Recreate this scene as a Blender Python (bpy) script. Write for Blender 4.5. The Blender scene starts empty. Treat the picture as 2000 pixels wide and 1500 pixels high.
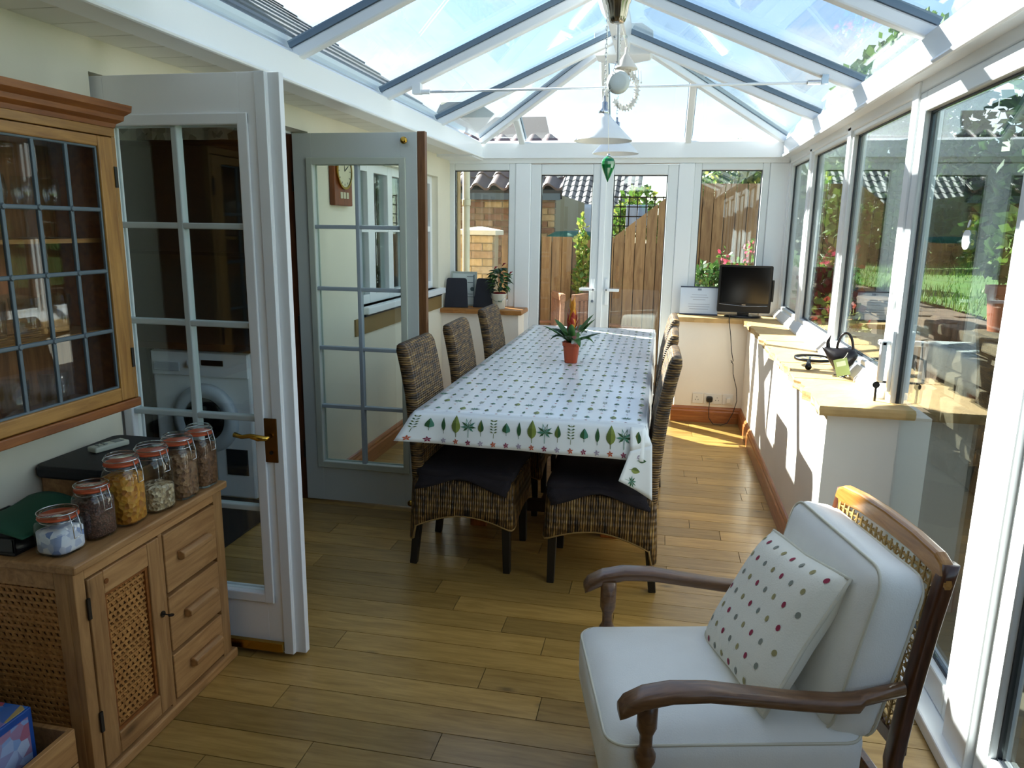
import bpy, bmesh, math, random
from math import sin, cos, pi, radians, sqrt
from mathutils import Vector, Matrix, noise as mnoise
random.seed(7)
SC = bpy.context.scene
COL = SC.collection

# ------------------------------------------------------------------ camera
H = 1.53
YAW, PIT, ROL, FPX = -0.19628, -0.20827, 0.014866, 1440.7
cam = bpy.data.cameras.new('camera'); camo = bpy.data.objects.new('camera', cam); COL.objects.link(camo)
fwd = Vector((sin(YAW)*cos(PIT), cos(YAW)*cos(PIT), sin(PIT)))
rgt = Vector((cos(YAW), -sin(YAW), 0)); upv = rgt.cross(fwd)
r2 = rgt*cos(ROL)+upv*sin(ROL); u2 = -rgt*sin(ROL)+upv*cos(ROL)
camo.matrix_world = Matrix(((r2.x, u2.x, -fwd.x, 0), (r2.y, u2.y, -fwd.y, 0), (r2.z, u2.z, -fwd.z, H), (0, 0, 0, 1)))
cam.sensor_fit = 'HORIZONTAL'; cam.sensor_width = 36; cam.lens = 36*FPX/2000
cam.clip_start = .02; cam.clip_end = 300
SC.camera = camo

# ------------------------------------------------------------------ sky, sun, exposure
SUN_AZ, SUN_EL = radians(125.5), radians(35.0)          # heading the light travels towards, elevation
W = bpy.data.worlds.new('sky'); SC.world = W; W.use_nodes = True
nt = W.node_tree; nt.nodes.clear()
def N(t, typ, **kw):
    n = t.nodes.new(typ)
    for k, v in kw.items():
        if k.startswith('i_'):
            n.inputs[int(k[2:]) if k[2:].isdigit() else k[2:]].default_value = v
        else: setattr(n, k, v)
    return n
def LK(t, a, b): t.links.new(a, b)
sky = N(nt, 'ShaderNodeTexSky', sky_type='NISHITA', sun_disc=False, sun_elevation=SUN_EL,
        sun_rotation=math.atan2(-sin(SUN_AZ), -cos(SUN_AZ)), altitude=60, air_density=1.0, dust_density=.3, ozone_density=1.5)
tc = N(nt, 'ShaderNodeTexCoord')
mp = N(nt, 'ShaderNodeMapping'); mp.inputs['Scale'].default_value = (1.2, 1.2, 3.2); mp.inputs['Location'].default_value = (.3, .1, .2)
LK(nt, tc.outputs['Generated'], mp.inputs['Vector'])
nz = N(nt, 'ShaderNodeTexNoise'); nz.inputs['Scale'].default_value = 2.6; nz.inputs['Detail'].default_value = 8; nz.inputs['Roughness'].default_value = .55
LK(nt, mp.outputs[0], nz.inputs['Vector'])
rp = N(nt, 'ShaderNodeValToRGB'); rp.color_ramp.elements[0].position = .5; rp.color_ramp.elements[1].position = .68
LK(nt, nz.outputs['Fac'], rp.inputs[0])
SKY_S, CLOUD = .09, 5.6
mx = N(nt, 'ShaderNodeMixRGB'); mx.inputs[2].default_value = (CLOUD, CLOUD*1.02, CLOUD*1.05, 1)
LK(nt, rp.outputs[0], mx.inputs[0]); LK(nt, sky.outputs[0], mx.inputs[1])
bg = N(nt, 'ShaderNodeBackground'); bg.inputs[1].default_value = SKY_S
LK(nt, mx.outputs[0], bg.inputs[0]); wo = N(nt, 'ShaderNodeOutputWorld'); LK(nt, bg.outputs[0], wo.inputs[0])
sl = bpy.data.lights.new('sun', 'SUN'); sl.energy = 9; sl.angle = radians(.55); sl.color = (1, .97, .92)
so = bpy.data.objects.new('sun', sl); COL.objects.link(so)
Ld = Vector((sin(SUN_AZ)*cos(SUN_EL), cos(SUN_AZ)*cos(SUN_EL), -sin(SUN_EL)))
so.rotation_euler = Ld.to_track_quat('-Z', 'Y').to_euler(); so.location = -Ld*30
SC.view_settings.view_transform = 'Standard'; SC.view_settings.look = 'None'
SC.view_settings.gamma = 1; SC.view_settings.use_curve_mapping = False
SC.view_settings.exposure = 1.6
cy = SC.cycles
cy.transparent_max_bounces = 32; cy.max_bounces = 8; cy.diffuse_bounces = 5; cy.glossy_bounces = 3; cy.adaptive_threshold = .025
cy.caustics_reflective = False; cy.caustics_refractive = False; cy.sample_clamp_indirect = 8

# ------------------------------------------------------------------ helpers: meshes
class MB:
    def __init__(s): s.v = []; s.f = []; s.m = []
    def add(s, vs, fs, mi=0):
        b = len(s.v); s.v += [tuple(v) for v in vs]
        for f in fs: s.f.append(tuple(b+i for i in f)); s.m.append(mi)
        return s
    def box(s, x0, x1, y0, y1, z0, z1, mi=0):
        v = [(x, y, z) for z in (z0, z1) for y in (y0, y1) for x in (x0, x1)]
        return s.add(v, [(0,2,3,1),(4,5,7,6),(0,1,5,4),(2,6,7,3),(0,4,6,2),(1,3,7,5)], mi)
    def beam(s, p, q, w, h, up=(0,0,1), mi=0, w2=None, h2=None):
        p, q = Vector(p), Vector(q); d = (q-p).normalized(); sd = d.cross(Vector(up))
        if sd.length < 1e-5: sd = d.cross(Vector((0,1,0)))
        sd.normalize(); u = sd.cross(d)
        w2 = w2 or w; h2 = h2 or h
        v = [p-sd*w/2-u*h/2, p+sd*w/2-u*h/2, p+sd*w/2+u*h/2, p-sd*w/2+u*h/2,
             q-sd*w2/2-u*h2/2, q+sd*w2/2-u*h2/2, q+sd*w2/2+u*h2/2, q-sd*w2/2+u*h2/2]
        return s.add(v, [(0,3,2,1),(4,5,6,7),(0,1,5,4),(1,2,6,5),(2,3,7,6),(3,0,4,7)], mi)
    def loft(s, rings, cap=True, mi=0, closed=True):
        n = len(rings[0]); vs = [p for r in rings for p in r]; fs = []
        for i in range(len(rings)-1):
            for j in range(n if closed else n-1):
                k = (j+1) % n
                fs.append((i*n+j, i*n+k, (i+1)*n+k, (i+1)*n+j))
        if cap:
            fs.append(tuple(range(n-1, -1, -1))); fs.append(tuple((len(rings)-1)*n+j for j in range(n)))
        return s.add(vs, fs, mi)
    def tube(s, pts, r, n=8, closed=False, mi=0):
        pts = [Vector(p) for p in pts]; rings = []; m = len(pts); ref = Vector((0,0,1))
        for i, p in enumerate(pts):
            a = pts[(i-1) % m] if (closed or i) else p; b = pts[(i+1) % m] if (closed or i < m-1) else p
            d = (b-a).normalized()
            if abs(d.dot(ref)) > .95: ref = Vector((1,0,0)) if abs(d.x) < .9 else Vector((0,1,0))
            sd = d.cross(ref).normalized(); u = sd.cross(d); ref = u
            rr = r[i] if isinstance(r, (list, tuple)) else r
            rings.append([p+sd*rr*cos(2*pi*k/n)+u*rr*sin(2*pi*k/n) for k in range(n)])
        if closed: rings.append(rings[0])
        return s.loft(rings, cap=not closed, mi=mi)
    def lathe(s, prof, n=16, c=(0,0,0), mi=0, ax='z', cap=True):
        rings = []
        for r, z in prof:
            rg = []
            for k in range(n):
                a = 2*pi*k/n; x, y = r*cos(a), r*sin(a)
                rg.append((c[0]+x, c[1]+y, c[2]+z) if ax == 'z' else (c[0]+x, c[1]+z, c[2]+y) if ax == 'y' else (c[0]+z, c[1]+x, c[2]+y))
            rings.append(rg)
        return s.loft(rings, cap=cap, mi=mi)
    def grid(s, fn, nu, nv, mi=0, flip=False):
        vs = [fn(i/nu, j/nv) for j in range(nv+1) for i in range(nu+1)]; fs = []
        for j in range(nv):
            for i in range(nu):
                a = j*(nu+1)+i; q = (a, a+1, a+nu+2, a+nu+1); fs.append(q[::-1] if flip else q)
        return s.add(vs, fs, mi)
    def prism(s, poly, h, M=None, mi=0):
        M = M or Matrix(); n = len(poly)
        vs = [M @ Vector((x, y, 0)) for x, y in poly]+[M @ Vector((x, y, h)) for x, y in poly]
        return s.add(vs, [tuple(range(n-1,-1,-1)), tuple(range(n, 2*n))]+[(i, (i+1) % n, n+(i+1) % n, n+i) for i in range(n)], mi)
    def xf(s, M):
        s.v = [tuple(M @ Vector(v)) for v in s.v]; return s
    def mesh(s, name, mats, smooth=False, fixn=True):
        me = bpy.data.meshes.new(name); me.from_pydata(s.v, [], s.f)
        for m in (mats if isinstance(mats, (list, tuple)) else [mats]): me.materials.append(m)
        if any(s.m): me.polygons.foreach_set('material_index', s.m)
        if fixn:
            bm = bmesh.new(); bm.from_mesh(me); bmesh.ops.recalc_face_normals(bm, faces=bm.faces); bm.to_mesh(me); bm.free()
        if smooth: me.polygons.foreach_set('use_smooth', [True]*len(me.polygons))
        me.update(); return me

def link(name, me, parent=None):
    o = bpy.data.objects.new(name, me); COL.objects.link(o)
    if parent: o.parent = parent
    return o
def tag(o, label=None, cat=None, group=None, kind=None):
    if label: o['label'] = label
    if cat: o['category'] = cat
    if group: o['group'] = group
    if kind: o['kind'] = kind
    return o
def worldloc(o):
    l = Vector((0,0,0))
    while o: l += o.location; o = o.parent
    return l
def part(name, mb, mats, parent=None, smooth=False, bevel=0, sub=0, world=True, seg=2, origin=None, solid=0, fixn=True, label=None, kind=None):
    """one mesh object; world=True: coordinates are world space and the parent (if any) only translates"""
    loc = Vector((0,0,0))
    if world:
        vs = mb.v
        if origin is None:
            if parent is None or True:
                xs, ys, zs = zip(*vs); origin = ((min(xs)+max(xs))/2, (min(ys)+max(ys))/2, min(zs))
        off = Vector(origin); mb.v = [(v[0]-off.x, v[1]-off.y, v[2]-off.z) for v in vs]
        loc = off-(worldloc(parent) if parent else Vector((0,0,0)))
    o = link(name, mb.mesh(name, mats, smooth, fixn), parent); o.location = loc
    if solid: m = o.modifiers.new('solid', 'SOLIDIFY'); m.thickness = solid; m.offset = 0
    if bevel: m = o.modifiers.new('bevel', 'BEVEL'); m.width = bevel; m.segments = seg; m.limit_method = 'ANGLE'; m.angle_limit = radians(40)
    if sub: m = o.modifiers.new('sub', 'SUBSURF'); m.levels = sub; m.render_levels = sub
    if label: o['label'] = label
    if kind: o['kind'] = kind
    return o
def thing(name, label, cat, loc=(0,0,0), rz=0, group=None, kind=None):
    o = link(name, None); o.location = loc; o.rotation_euler = (0, 0, rz); o.empty_display_size = .1
    return tag(o, label, cat, group, kind)
def copy_tree(o, parent=None):
    c = o.copy(); COL.objects.link(c)
    if parent: c.parent = parent
    for ch in list(o.children): copy_tree(ch, c)
    return c
def rrect(w, h, r, n=4):
    out = []
    for cx, cy_, a0 in ((w/2-r, h/2-r, 0), (-w/2+r, h/2-r, 90), (-w/2+r, -h/2+r, 180), (w/2-r, -h/2+r, 270)):
        for k in range(n+1):
            a = radians(a0+90*k/n); out.append((cx+r*cos(a), cy_+r*sin(a)))
    return out

# ------------------------------------------------------------------ helpers: materials
def newmat(name):
    m = bpy.data.materials.new(name); m.use_nodes = True; t = m.node_tree; t.nodes.clear()
    o = N(t, 'ShaderNodeOutputMaterial'); b = N(t, 'ShaderNodeBsdfPrincipled'); LK(t, b.outputs[0], o.inputs[0])
    return m, t, b, o
def hexc(h):
    h = h.lstrip('#'); c = [int(h[i:i+2], 16)/255 for i in (0, 2, 4)]
    return tuple(((x+.055)/1.055)**2.4 if x > .04045 else x/12.92 for x in c)+(1,)
def plain(name, col, rough=.5, metal=0, var=0, vscale=8, bump=0, bscale=60, rnd=0, coat=0, emit=0):
    m, t, b, o = newmat(name); c = hexc(col) if isinstance(col, str) else tuple(col)+(1,)
    b.inputs['Base Color'].default_value = c; b.inputs['Roughness'].default_value = rough; b.inputs['Metallic'].default_value = metal
    if coat: b.inputs['Coat Weight'].default_value = coat
    cur = None
    tcn = N(t, 'ShaderNodeTexCoord')
    if var:
        nn = N(t, 'ShaderNodeTexNoise'); nn.inputs['Scale'].default_value = vscale; nn.inputs['Detail'].default_value = 5
        LK(t, tcn.outputs['Object'], nn.inputs['Vector'])
        mr = N(t, 'ShaderNodeMapRange'); mr.inputs[1].default_value = .3; mr.inputs[2].default_value = .7; mr.inputs[3].default_value = 1-var; mr.inputs[4].default_value = 1+var
        LK(t, nn.outputs['Fac'], mr.inputs[0]); cur = mr.outputs[0]
    if rnd:
        oi = N(t, 'ShaderNodeObjectInfo'); mr = N(t, 'ShaderNodeMapRange'); mr.inputs[3].default_value = 1-rnd; mr.inputs[4].default_value = 1+rnd
        LK(t, oi.outputs['Random'], mr.inputs[0])
        if cur:
            mu = N(t, 'ShaderNodeMath', operation='MULTIPLY'); LK(t, cur, mu.inputs[0]); LK(t, mr.outputs[0], mu.inputs[1]); cur = mu.outputs[0]
        else: cur = mr.outputs[0]
    if cur:
        vm = N(t, 'ShaderNodeVectorMath', operation='SCALE'); vm.inputs[0].default_value = c[:3]; LK(t, cur, vm.inputs['Scale']); LK(t, vm.outputs[0], b.inputs['Base Color'])
    if bump:
        n2 = N(t, 'ShaderNodeTexNoise'); n2.inputs['Scale'].default_value = bscale; n2.inputs['Detail'].default_value = 4
        LK(t, tcn.outputs['Object'], n2.inputs['Vector']); bp = N(t, 'ShaderNodeBump'); bp.inputs['Strength'].default_value = bump; bp.inputs['Distance'].default_value = .01
        LK(t, n2.outputs['Fac'], bp.inputs['Height']); LK(t, bp.outputs[0], b.inputs['Normal'])
    if emit:
        b.inputs['Emission Color'].default_value = c; b.inputs['Emission Strength'].default_value = emit
    return m
def wood(name, c1, c2, axis=0, rough=.4, scale=6, stretch=14, rnd=.12, knots=0, coat=0, bump=.08):
    m, t, b, o = newmat(name); tcn = N(t, 'ShaderNodeTexCoord'); oi = N(t, 'ShaderNodeObjectInfo')
    ad = N(t, 'ShaderNodeVectorMath', operation='ADD'); ml = N(t, 'ShaderNodeVectorMath', operation='SCALE')
    ml.inputs[0].default_value = (7.3, 11.1, 5.7); LK(t, oi.outputs['Random'], ml.inputs['Scale'])
    LK(t, tcn.outputs['Object'], ad.inputs[0]); LK(t, ml.outputs[0], ad.inputs[1])
    mpn = N(t, 'ShaderNodeMapping'); sc_ = [stretch]*3; sc_[axis] = 1; mpn.inputs['Scale'].default_value = sc_; LK(t, ad.outputs[0], mpn.inputs[0])
    nn = N(t, 'ShaderNodeTexNoise'); nn.inputs['Scale'].default_value = scale; nn.inputs['Detail'].default_value = 6; nn.inputs['Roughness'].default_value = .6; nn.inputs['Distortion'].default_value = .6
    LK(t, mpn.outputs[0], nn.inputs['Vector'])
    cr = N(t, 'ShaderNodeValToRGB'); cr.color_ramp.elements[0].position = .32; cr.color_ramp.elements[1].position = .68
    cr.color_ramp.elements[0].color = hexc(c2); cr.color_ramp.elements[1].color = hexc(c1); LK(t, nn.outputs['Fac'], cr.inputs[0])
    cur = cr.outputs[0]
    if knots:
        vo = N(t, 'ShaderNodeTexVoronoi'); vo.inputs['Scale'].default_value = knots
        mk = N(t, 'ShaderNodeMapping'); s3 = [2.2]*3; s3[axis] = 1; mk.inputs['Scale'].default_value = s3; LK(t, ad.outputs[0], mk.inputs[0]); LK(t, mk.outputs[0], vo.inputs['Vector'])
        kr = N(t, 'ShaderNodeMapRange'); kr.inputs[1].default_value = .03; kr.inputs[2].default_value = .13; kr.inputs[3].default_value = .45; kr.inputs[4].default_value = 1; LK(t, vo.outputs['Distance'], kr.inputs[0])
        mm = N(t, 'ShaderNodeMixRGB', blend_type='MULTIPLY'); mm.inputs[0].default_value = 1; LK(t, cur, mm.inputs[1]); LK(t, kr.outputs[0], mm.inputs[2]); cur = mm.outputs[0]
    if rnd:
        mr = N(t, 'ShaderNodeMapRange'); mr.inputs[3].default_value = 1-rnd; mr.inputs[4].default_value = 1+rnd; LK(t, oi.outputs['Random'], mr.inputs[0])
        vm = N(t, 'ShaderNodeVectorMath', operation='SCALE'); LK(t, cur, vm.inputs[0]); LK(t, mr.outputs[0], vm.inputs['Scale']); cur = vm.outputs[0]
    LK(t, cur, b.inputs['Base Color']); b.inputs['Roughness'].default_value = rough
    if coat: b.inputs['Coat Weight'].default_value = coat; b.inputs['Coat Roughness'].default_value = .15
    if bump:
        bp = N(t, 'ShaderNodeBump'); bp.inputs['Strength'].default_value = bump; bp.inputs['Distance'].default_value = .004; LK(t, nn.outputs['Fac'], bp.inputs['Height']); LK(t, bp.outputs[0], b.inputs['Normal'])
    return m
def glassmat(name, tint=(.93, .97, .97), f0=.05, gain=1.0):
    m = bpy.data.materials.new(name); m.use_nodes = True; t = m.node_tree; t.nodes.clear()
    o = N(t, 'ShaderNodeOutputMaterial'); tr = N(t, 'ShaderNodeBsdfTransparent'); tr.inputs[0].default_value = tint+(1,)
    gl = N(t, 'ShaderNodeBsdfGlossy'); gl.inputs['Roughness'].default_value = 0; gl.inputs[0].default_value = (.95, 1, 1, 1)
    lw = N(t, 'ShaderNodeLayerWeight'); lw.inputs[0].default_value = .5
    pw = N(t, 'ShaderNodeMath', operation='POWER'); pw.inputs[1].default_value = 5; LK(t, lw.outputs['Facing'], pw.inputs[0])
    ma = N(t, 'ShaderNodeMath', operation='MULTIPLY_ADD'); ma.inputs[1].default_value = (1-f0)*gain; ma.inputs[2].default_value = f0*gain; LK(t, pw.outputs[0], ma.inputs[0])
    ma.use_clamp = True
    mi = N(t, 'ShaderNodeMixShader'); LK(t, ma.outputs[0], mi.inputs[0]); LK(t, tr.outputs[0], mi.inputs[1]); LK(t, gl.outputs[0], mi.inputs[2]); LK(t, mi.outputs[0], o.inputs[0])
    return m
def speckle(name, cols, scale=90, rough=.7, bump=.3, feat='voronoi'):
    """patchy colours from voronoi cells (flakes, grains, weave, leaves)"""
    m, t, b, o = newmat(name); tcn = N(t, 'ShaderNodeTexCoord'); vo = N(t, 'ShaderNodeTexVoronoi'); vo.inputs['Scale'].default_value = scale
    LK(t, tcn.outputs['Object'], vo.inputs['Vector']); sp = N(t, 'ShaderNodeSeparateColor'); LK(t, vo.outputs['Color'], sp.inputs[0])
    cr = N(t, 'ShaderNodeValToRGB'); cr.color_ramp.interpolation = 'LINEAR'
    e = cr.color_ramp.elements
    while len(e) < len(cols): e.new(.5)
    for i, c in enumerate(cols): e[i].position = i/(len(cols)-1); e[i].color = hexc(c)
    LK(t, sp.outputs[0], cr.inputs[0]); LK(t, cr.outputs[0], b.inputs['Base Color']); b.inputs['Roughness'].default_value = rough
    bp = N(t, 'ShaderNodeBump'); bp.inputs['Strength'].default_value = bump; bp.inputs['Distance'].default_value = .006; LK(t, vo.outputs['Distance'], bp.inputs['Height']); LK(t, bp.outputs[0], b.inputs['Normal'])
    return m
def rattan(name, axis):
    """strands run along the given local axis ('y' across, 'z' down)"""
    m, t, b, o = newmat(name); tcn = N(t, 'ShaderNodeTexCoord'); mpn = N(t, 'ShaderNodeMapping')
    mpn.inputs['Scale'].default_value = (14, 14, 75) if axis == 'y' else (75, 75, 9)
    LK(t, tcn.outputs['Object'], mpn.inputs[0]); nn = N(t, 'ShaderNodeTexNoise'); nn.inputs['Scale'].default_value = 1; nn.inputs['Detail'].default_value = 3; nn.inputs['Roughness'].default_value = .7
    LK(t, mpn.outputs[0], nn.inputs['Vector'])
    cr = N(t, 'ShaderNodeValToRGB'); e = cr.color_ramp.elements; e.new(.45); e.new(.55); e.new(.6)
    for i, (p, c) in enumerate(((.28, '#17110b'), (.4, '#3e2d18'), (.5, '#74562c'), (.6, '#a07c42'), (.74, '#c7a868'))): e[i].position = p; e[i].color = hexc(c)
    LK(t, nn.outputs['Fac'], cr.inputs[0])
    wv = N(t, 'ShaderNodeTexWave', wave_type='BANDS', bands_direction='Z' if axis == 'y' else 'X'); wv.inputs['Scale'].default_value = 30; wv.inputs['Distortion'].default_value = 1.2
    LK(t, tcn.outputs['Object'], wv.inputs['Vector'])
    w2 = N(t, 'ShaderNodeTexWave', wave_type='BANDS', bands_direction='Y' if axis == 'y' else 'Z'); w2.inputs['Scale'].default_value = 11; w2.inputs['Distortion'].default_value = 1.5
    LK(t, tcn.outputs['Object'], w2.inputs['Vector'])
    mr = N(t, 'ShaderNodeMapRange'); mr.inputs[3].default_value = .35; mr.inputs[4].default_value = 1; LK(t, wv.outputs['Fac'], mr.inputs[0])
    mm = N(t, 'ShaderNodeMixRGB', blend_type='MULTIPLY'); mm.inputs[0].default_value = 1; LK(t, cr.outputs[0], mm.inputs[1]); LK(t, mr.outputs[0], mm.inputs[2]); LK(t, mm.outputs[0], b.inputs['Base Color'])
    b.inputs['Roughness'].default_value = .55
    ad = N(t, 'ShaderNodeMath', operation='ADD'); LK(t, wv.outputs['Fac'], ad.inputs[0]); LK(t, w2.outputs['Fac'], ad.inputs[1])
    bp = N(t, 'ShaderNodeBump'); bp.inputs['Strength'].default_value = .7; bp.inputs['Distance'].default_value = .006; LK(t, ad.outputs[0], bp.inputs['Height']); LK(t, bp.outputs[0], b.inputs['Normal'])
    return m
PVC = plain('white_pvc', '#eef2f4', .28)
PVC2 = plain('white_pvc_frame', '#e4e9ea', .3)
CREAM = plain('cream_wall_paint', '#e8e3cf', .85, var=.03, vscale=3, bump=.05, bscale=120)
PINKW = plain('pale_plaster', '#f2eadd', .85, var=.03, vscale=3)
GASKET = plain('black_gasket', '#1c222b', .5)
SEAL = plain('grey_glazing_bar', '#6f8191', .35, metal=.2)
GLASS = glassmat('window_glass', (.94, .98, .965), .045, 1.15)
ROOFG = glassmat('roof_glass', (.965, .995, .99), .03, 1.0)
JARG = glassmat('jar_glass', (.95, .97, .97), .05, 1.1)
OAK = wood('oak_floor', '#b08e50', '#8f6e34', 0, .33, 5, 9, .27, knots=3.2, coat=.25, bump=.03)
SKIRT = wood('orange_pine_trim', '#b5713a', '#8a4a20', 1, .35, 7, 14, .08, coat=.2)
SKIRTX = wood('orange_pine_trim_across', '#b5713a', '#8a4a20', 0, .35, 7, 14, .08, coat=.2)
PINE = wood('waxed_pine_upright', '#bb8f5c', '#94683c', 2, .45, 5, 10, .12, knots=3)
PINEY = wood('waxed_pine_along', '#bb8f5c', '#94683c', 1, .45, 5, 10, .12, knots=3)
CABP = wood('honey_pine_upright', '#b08240', '#865a24', 2, .4, 5, 10, .1)
CABPY = wood('honey_pine_along', '#b08240', '#865a24', 1, .4, 5, 10, .1)
CABR = wood('reddish_pine_along', '#955a26', '#703d18', 1, .4, 5, 10, .1)
CABB = wood('dark_cabinet_back', '#a8764a', '#7c5230', 2, .55, 5, 10, .1, knots=4)
WALN = wood('brown_armchair_wood', '#7d5838', '#543620', 0, .35, 7, 10, .05, coat=.3)
WALD = wood('dark_armchair_wood', '#5a3018', '#331708', 2, .35, 7, 10, .05, coat=.3)
GOLD = wood('golden_armchair_rail', '#c08a48', '#9a6428', 1, .3, 7, 10, .05, coat=.4)
STONE = plain('sandstone_sill', '#c6a066', .7, var=.16, vscale=9, bump=.4, bscale=30)
BLACKW = plain('black_wood', '#14110f', .4)
DARKC = plain('charcoal_cotton', '#241f24', .95, var=.08, vscale=14, bump=.25, bscale=180)
LINEN = plain('white_linen', '#f6f5ef', .9, var=.02, vscale=12, bump=.12, bscale=300)
PIPING = plain('cream_piping', '#dcd7c4', .9)
BRASS = plain('polished_brass', '#b8923e', .22, metal=1)
DBRASS = plain('aged_brass', '#6e4d24', .35, metal=.9)
CHROME = plain('chrome', '#c9ccce', .18, metal=1)
BLACKP = plain('black_plastic', '#0c0d10', .3)
SCREEN = plain('dark_screen', '#07080a', .12)
LEAD = plain('lead_came', '#5d6b74', .5, metal=.4)
WEAVZ = rattan('rattan_upright', 'z'); WEAVY = rattan('rattan_across', 'y')
TERRA = plain('terracotta_plastic', '#b8502a', .5)
LEAF = plain('green_leaf', '#3c6a2a', .5, var=.25, vscale=18)
LEAFD = plain('dark_green_leaf', '#22421c', .5, var=.25, vscale=18)
WHITEP = plain('white_paint', '#e6eaee', .4)
DOORP = plain('door_paint', '#f0f2f4', .38)
DOORG = plain('greenish_grey_bead', '#b9c1b4', .45)

# ================================================================== STRUCTURE
YB, YF = 6.33, -1.25            # back glazing plane, wall behind the camera
XL, XR, XG = -1.83, .69, .945   # left wall face, right dwarf wall face, right glazing
def struct(name, label, loc=(0,0,0), cat=None):
    return thing(name, label, cat, loc, kind='structure')
# floor: base slab + individual oak boards
fl = struct('floor', 'honey oak board floor laid across the room', (0, 2.5, 0), 'floor')
part('screed', MB().box(-3.6, 1.0, YF, YB+.1, -.1, -.018), plain('dark_screed', '#2b2015', .9), fl)
rw = .1215; y = 2.173-28*rw; rr_ = random.Random(3)
while y < YB+.05:
    x0 = -3.55 if 2.1 < y+rw/2 < 3.75 else XL-.02
    x = x0; first = True; xe = 1.0
    while x < xe-.01:
        L = rr_.uniform(.55, 1.35); L = L*rr_.random() + .2 if first else L; first = False
        x2 = min(x+L, xe)
        if xe-x2 < .12: x2 = xe
        part('plank', MB().box(x+.0013, x2-.0013, y+.0014, y+rw-.0014, -.018, 0), OAK, fl)
        x = x2
    y += rw
# left house wall with door opening and window hole
wl = struct('wall_left', 'cream painted house wall with a glazed door opening and a window', (XL, 2.5, 0), 'wall')
OY0, OY1, OZ = 2.19, 3.70, 2.0
WY0, WY1, WZ0, WZ1 = 4.36, 5.98, 1.03, 1.93
mb = MB()
xo = XL-.24
mb.box(xo, XL, YF, OY0, 0, 2.13); mb.box(xo, XL, OY0, OY1, OZ, 2.13); mb.box(xo, XL, OY1, WY0, 0, 2.13)
mb.box(xo, XL, WY0, WY1, 0, WZ0); mb.box(xo, XL, WY0, WY1, WZ1, 2.13); mb.box(xo, XL, WY1, YB+.12, 0, 2.13)
part('masonry', mb, CREAM, wl)
part('brown_board', MB().box(XL, XL+.012, 4.22, 6.03, .862, .965), plain('brown_board', '#8d7346', .6), wl, label='brown board fixed below the window sill')
b_ = part('sill_board', MB().box(XL-.2, XL+.05, WY0-.02, WY1+.05, .985, 1.03), PVC, wl, bevel=.006)
part('sill_shade_strip', MB().box(XL, XL+.02, WY0, WY1+.04, .968, .985), GASKET, wl)  # solid black strip stands in for the shade under the sill
# window in that wall
w3 = struct('window_3', 'white casement window in the left house wall', (XL-.1, 5.15, WZ0), 'window')
mb = MB(); xf = XL-.12
cols_ = [(WY0, WY0+.05), (4.61, 4.72), (4.97, 5.06), (5.33, 5.42), (5.69, 5.74), (WY1-.05, WY1)]
for a, b in cols_: mb.box(xf, xf+.07, a, b, WZ0, WZ1)
for a, b in ((WZ0, WZ0+.06), (1.49, 1.535), (WZ1-.06, WZ1)): mb.box(xf+.003, xf+.067, WY0, WY1, a, b)
part('frame', mb, PVC, w3, bevel=.004)
for i in range(len(cols_)-1):
    for a, b in ((WZ0+.06, 1.49), (1.535, WZ1-.06)):
        part('pane', MB().box(xf+.03, xf+.038, cols_[i][1], cols_[i+1][0], a, b), GLASS, w3)
# unseen wall added behind the camera, made dark to cut bounced light
part_ = part('wall_front', MB().box(-2.07, 1.1, YF-.15, YF, 0, 3.0), plain('brown_wall', '#5c4a36', .8))
tag(part_, 'unseen brown wall added behind the viewer, dark to cut bounced light', 'wall', kind='structure')
# right dwarf wall
wr = struct('wall_right', 'white plastered dwarf wall under the right glazing', (.8, 4.7, 0), 'wall')
part('masonry', MB().box(XR, 1.08, 3.10, YB+.1, 0, .815), PINKW, wr)
# back dwarf walls
wb = struct('wall_back', 'cream plastered dwarf walls either side of the garden doors', (-.3, 6.2, 0), 'wall')
part('pier', MB().box(XL, -1.16, 6.06, YB+.1, 0, .815), PINKW, wb)
part('pier', MB().box(.155, XR+.001, 6.05, YB+.1, 0, .815), PINKW, wb)
def rough_slab(x0, x1, y0, y1, z0, z1, seed, front):
    r = random.Random(seed); n = 12; top = []
    if front == '-x':
        left = [(x0+r.uniform(-.016, .016), y0+(y1-y0)*k/n) for k in range(n+1)]
        poly = [(x1, y0), ]+left+[(x1, y1)]
    else:
        fr = [(x0+(x1-x0)*k/n, y0+r.uniform(-.008, .008)) for k in range(n+1)]
        poly = fr+[(x1, y1), (x0, y1)]
    m = MB(); cx = sum(p[0] for p in poly)/len(poly); cyy = sum(p[1] for p in poly)/len(poly)
    inn = [(cx+(px_-cx)*.985, cyy+(py_-cyy)*.985) for px_, py_ in poly]
    rings = [[(px_, py_, z0+.004) for px_, py_ in inn], [(px_+r.uniform(-.004, .004), py_, z0+.014) for px_, py_ in poly],
             [(px_+r.uniform(-.004, .004), py_, z1-.012) for px_, py_ in poly], [(px_, py_, z1) for px_, py_ in inn]]
    return m.loft(rings)
sills = [(.652, 5.55, 6.04, 1), (.655, 4.85, 5.545, 2), (.645, 4.05, 4.845, 3), (.65, 3.62, 4.045, 4), (.64, 3.03, 3.615, 5)]
for x0, a, b, s in sills: part('sill_stone', rough_slab(x0, 1.0, a, b, .815, .858, s, '-x'), STONE, wr)
part('sill_stone', rough_slab(.13, 1.0, 6.01, 6.36, .815, .856, 8, '-y'), STONE, wb, label='sandstone sill under the television')
part('sill_stone', rough_slab(XL, -1.125, 6.02, 6.36, .815, .856, 9, '-y'), wood('stained_sill', '#b98144', '#9a622b', 0, .4, 6, 12, 0), wb)
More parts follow.
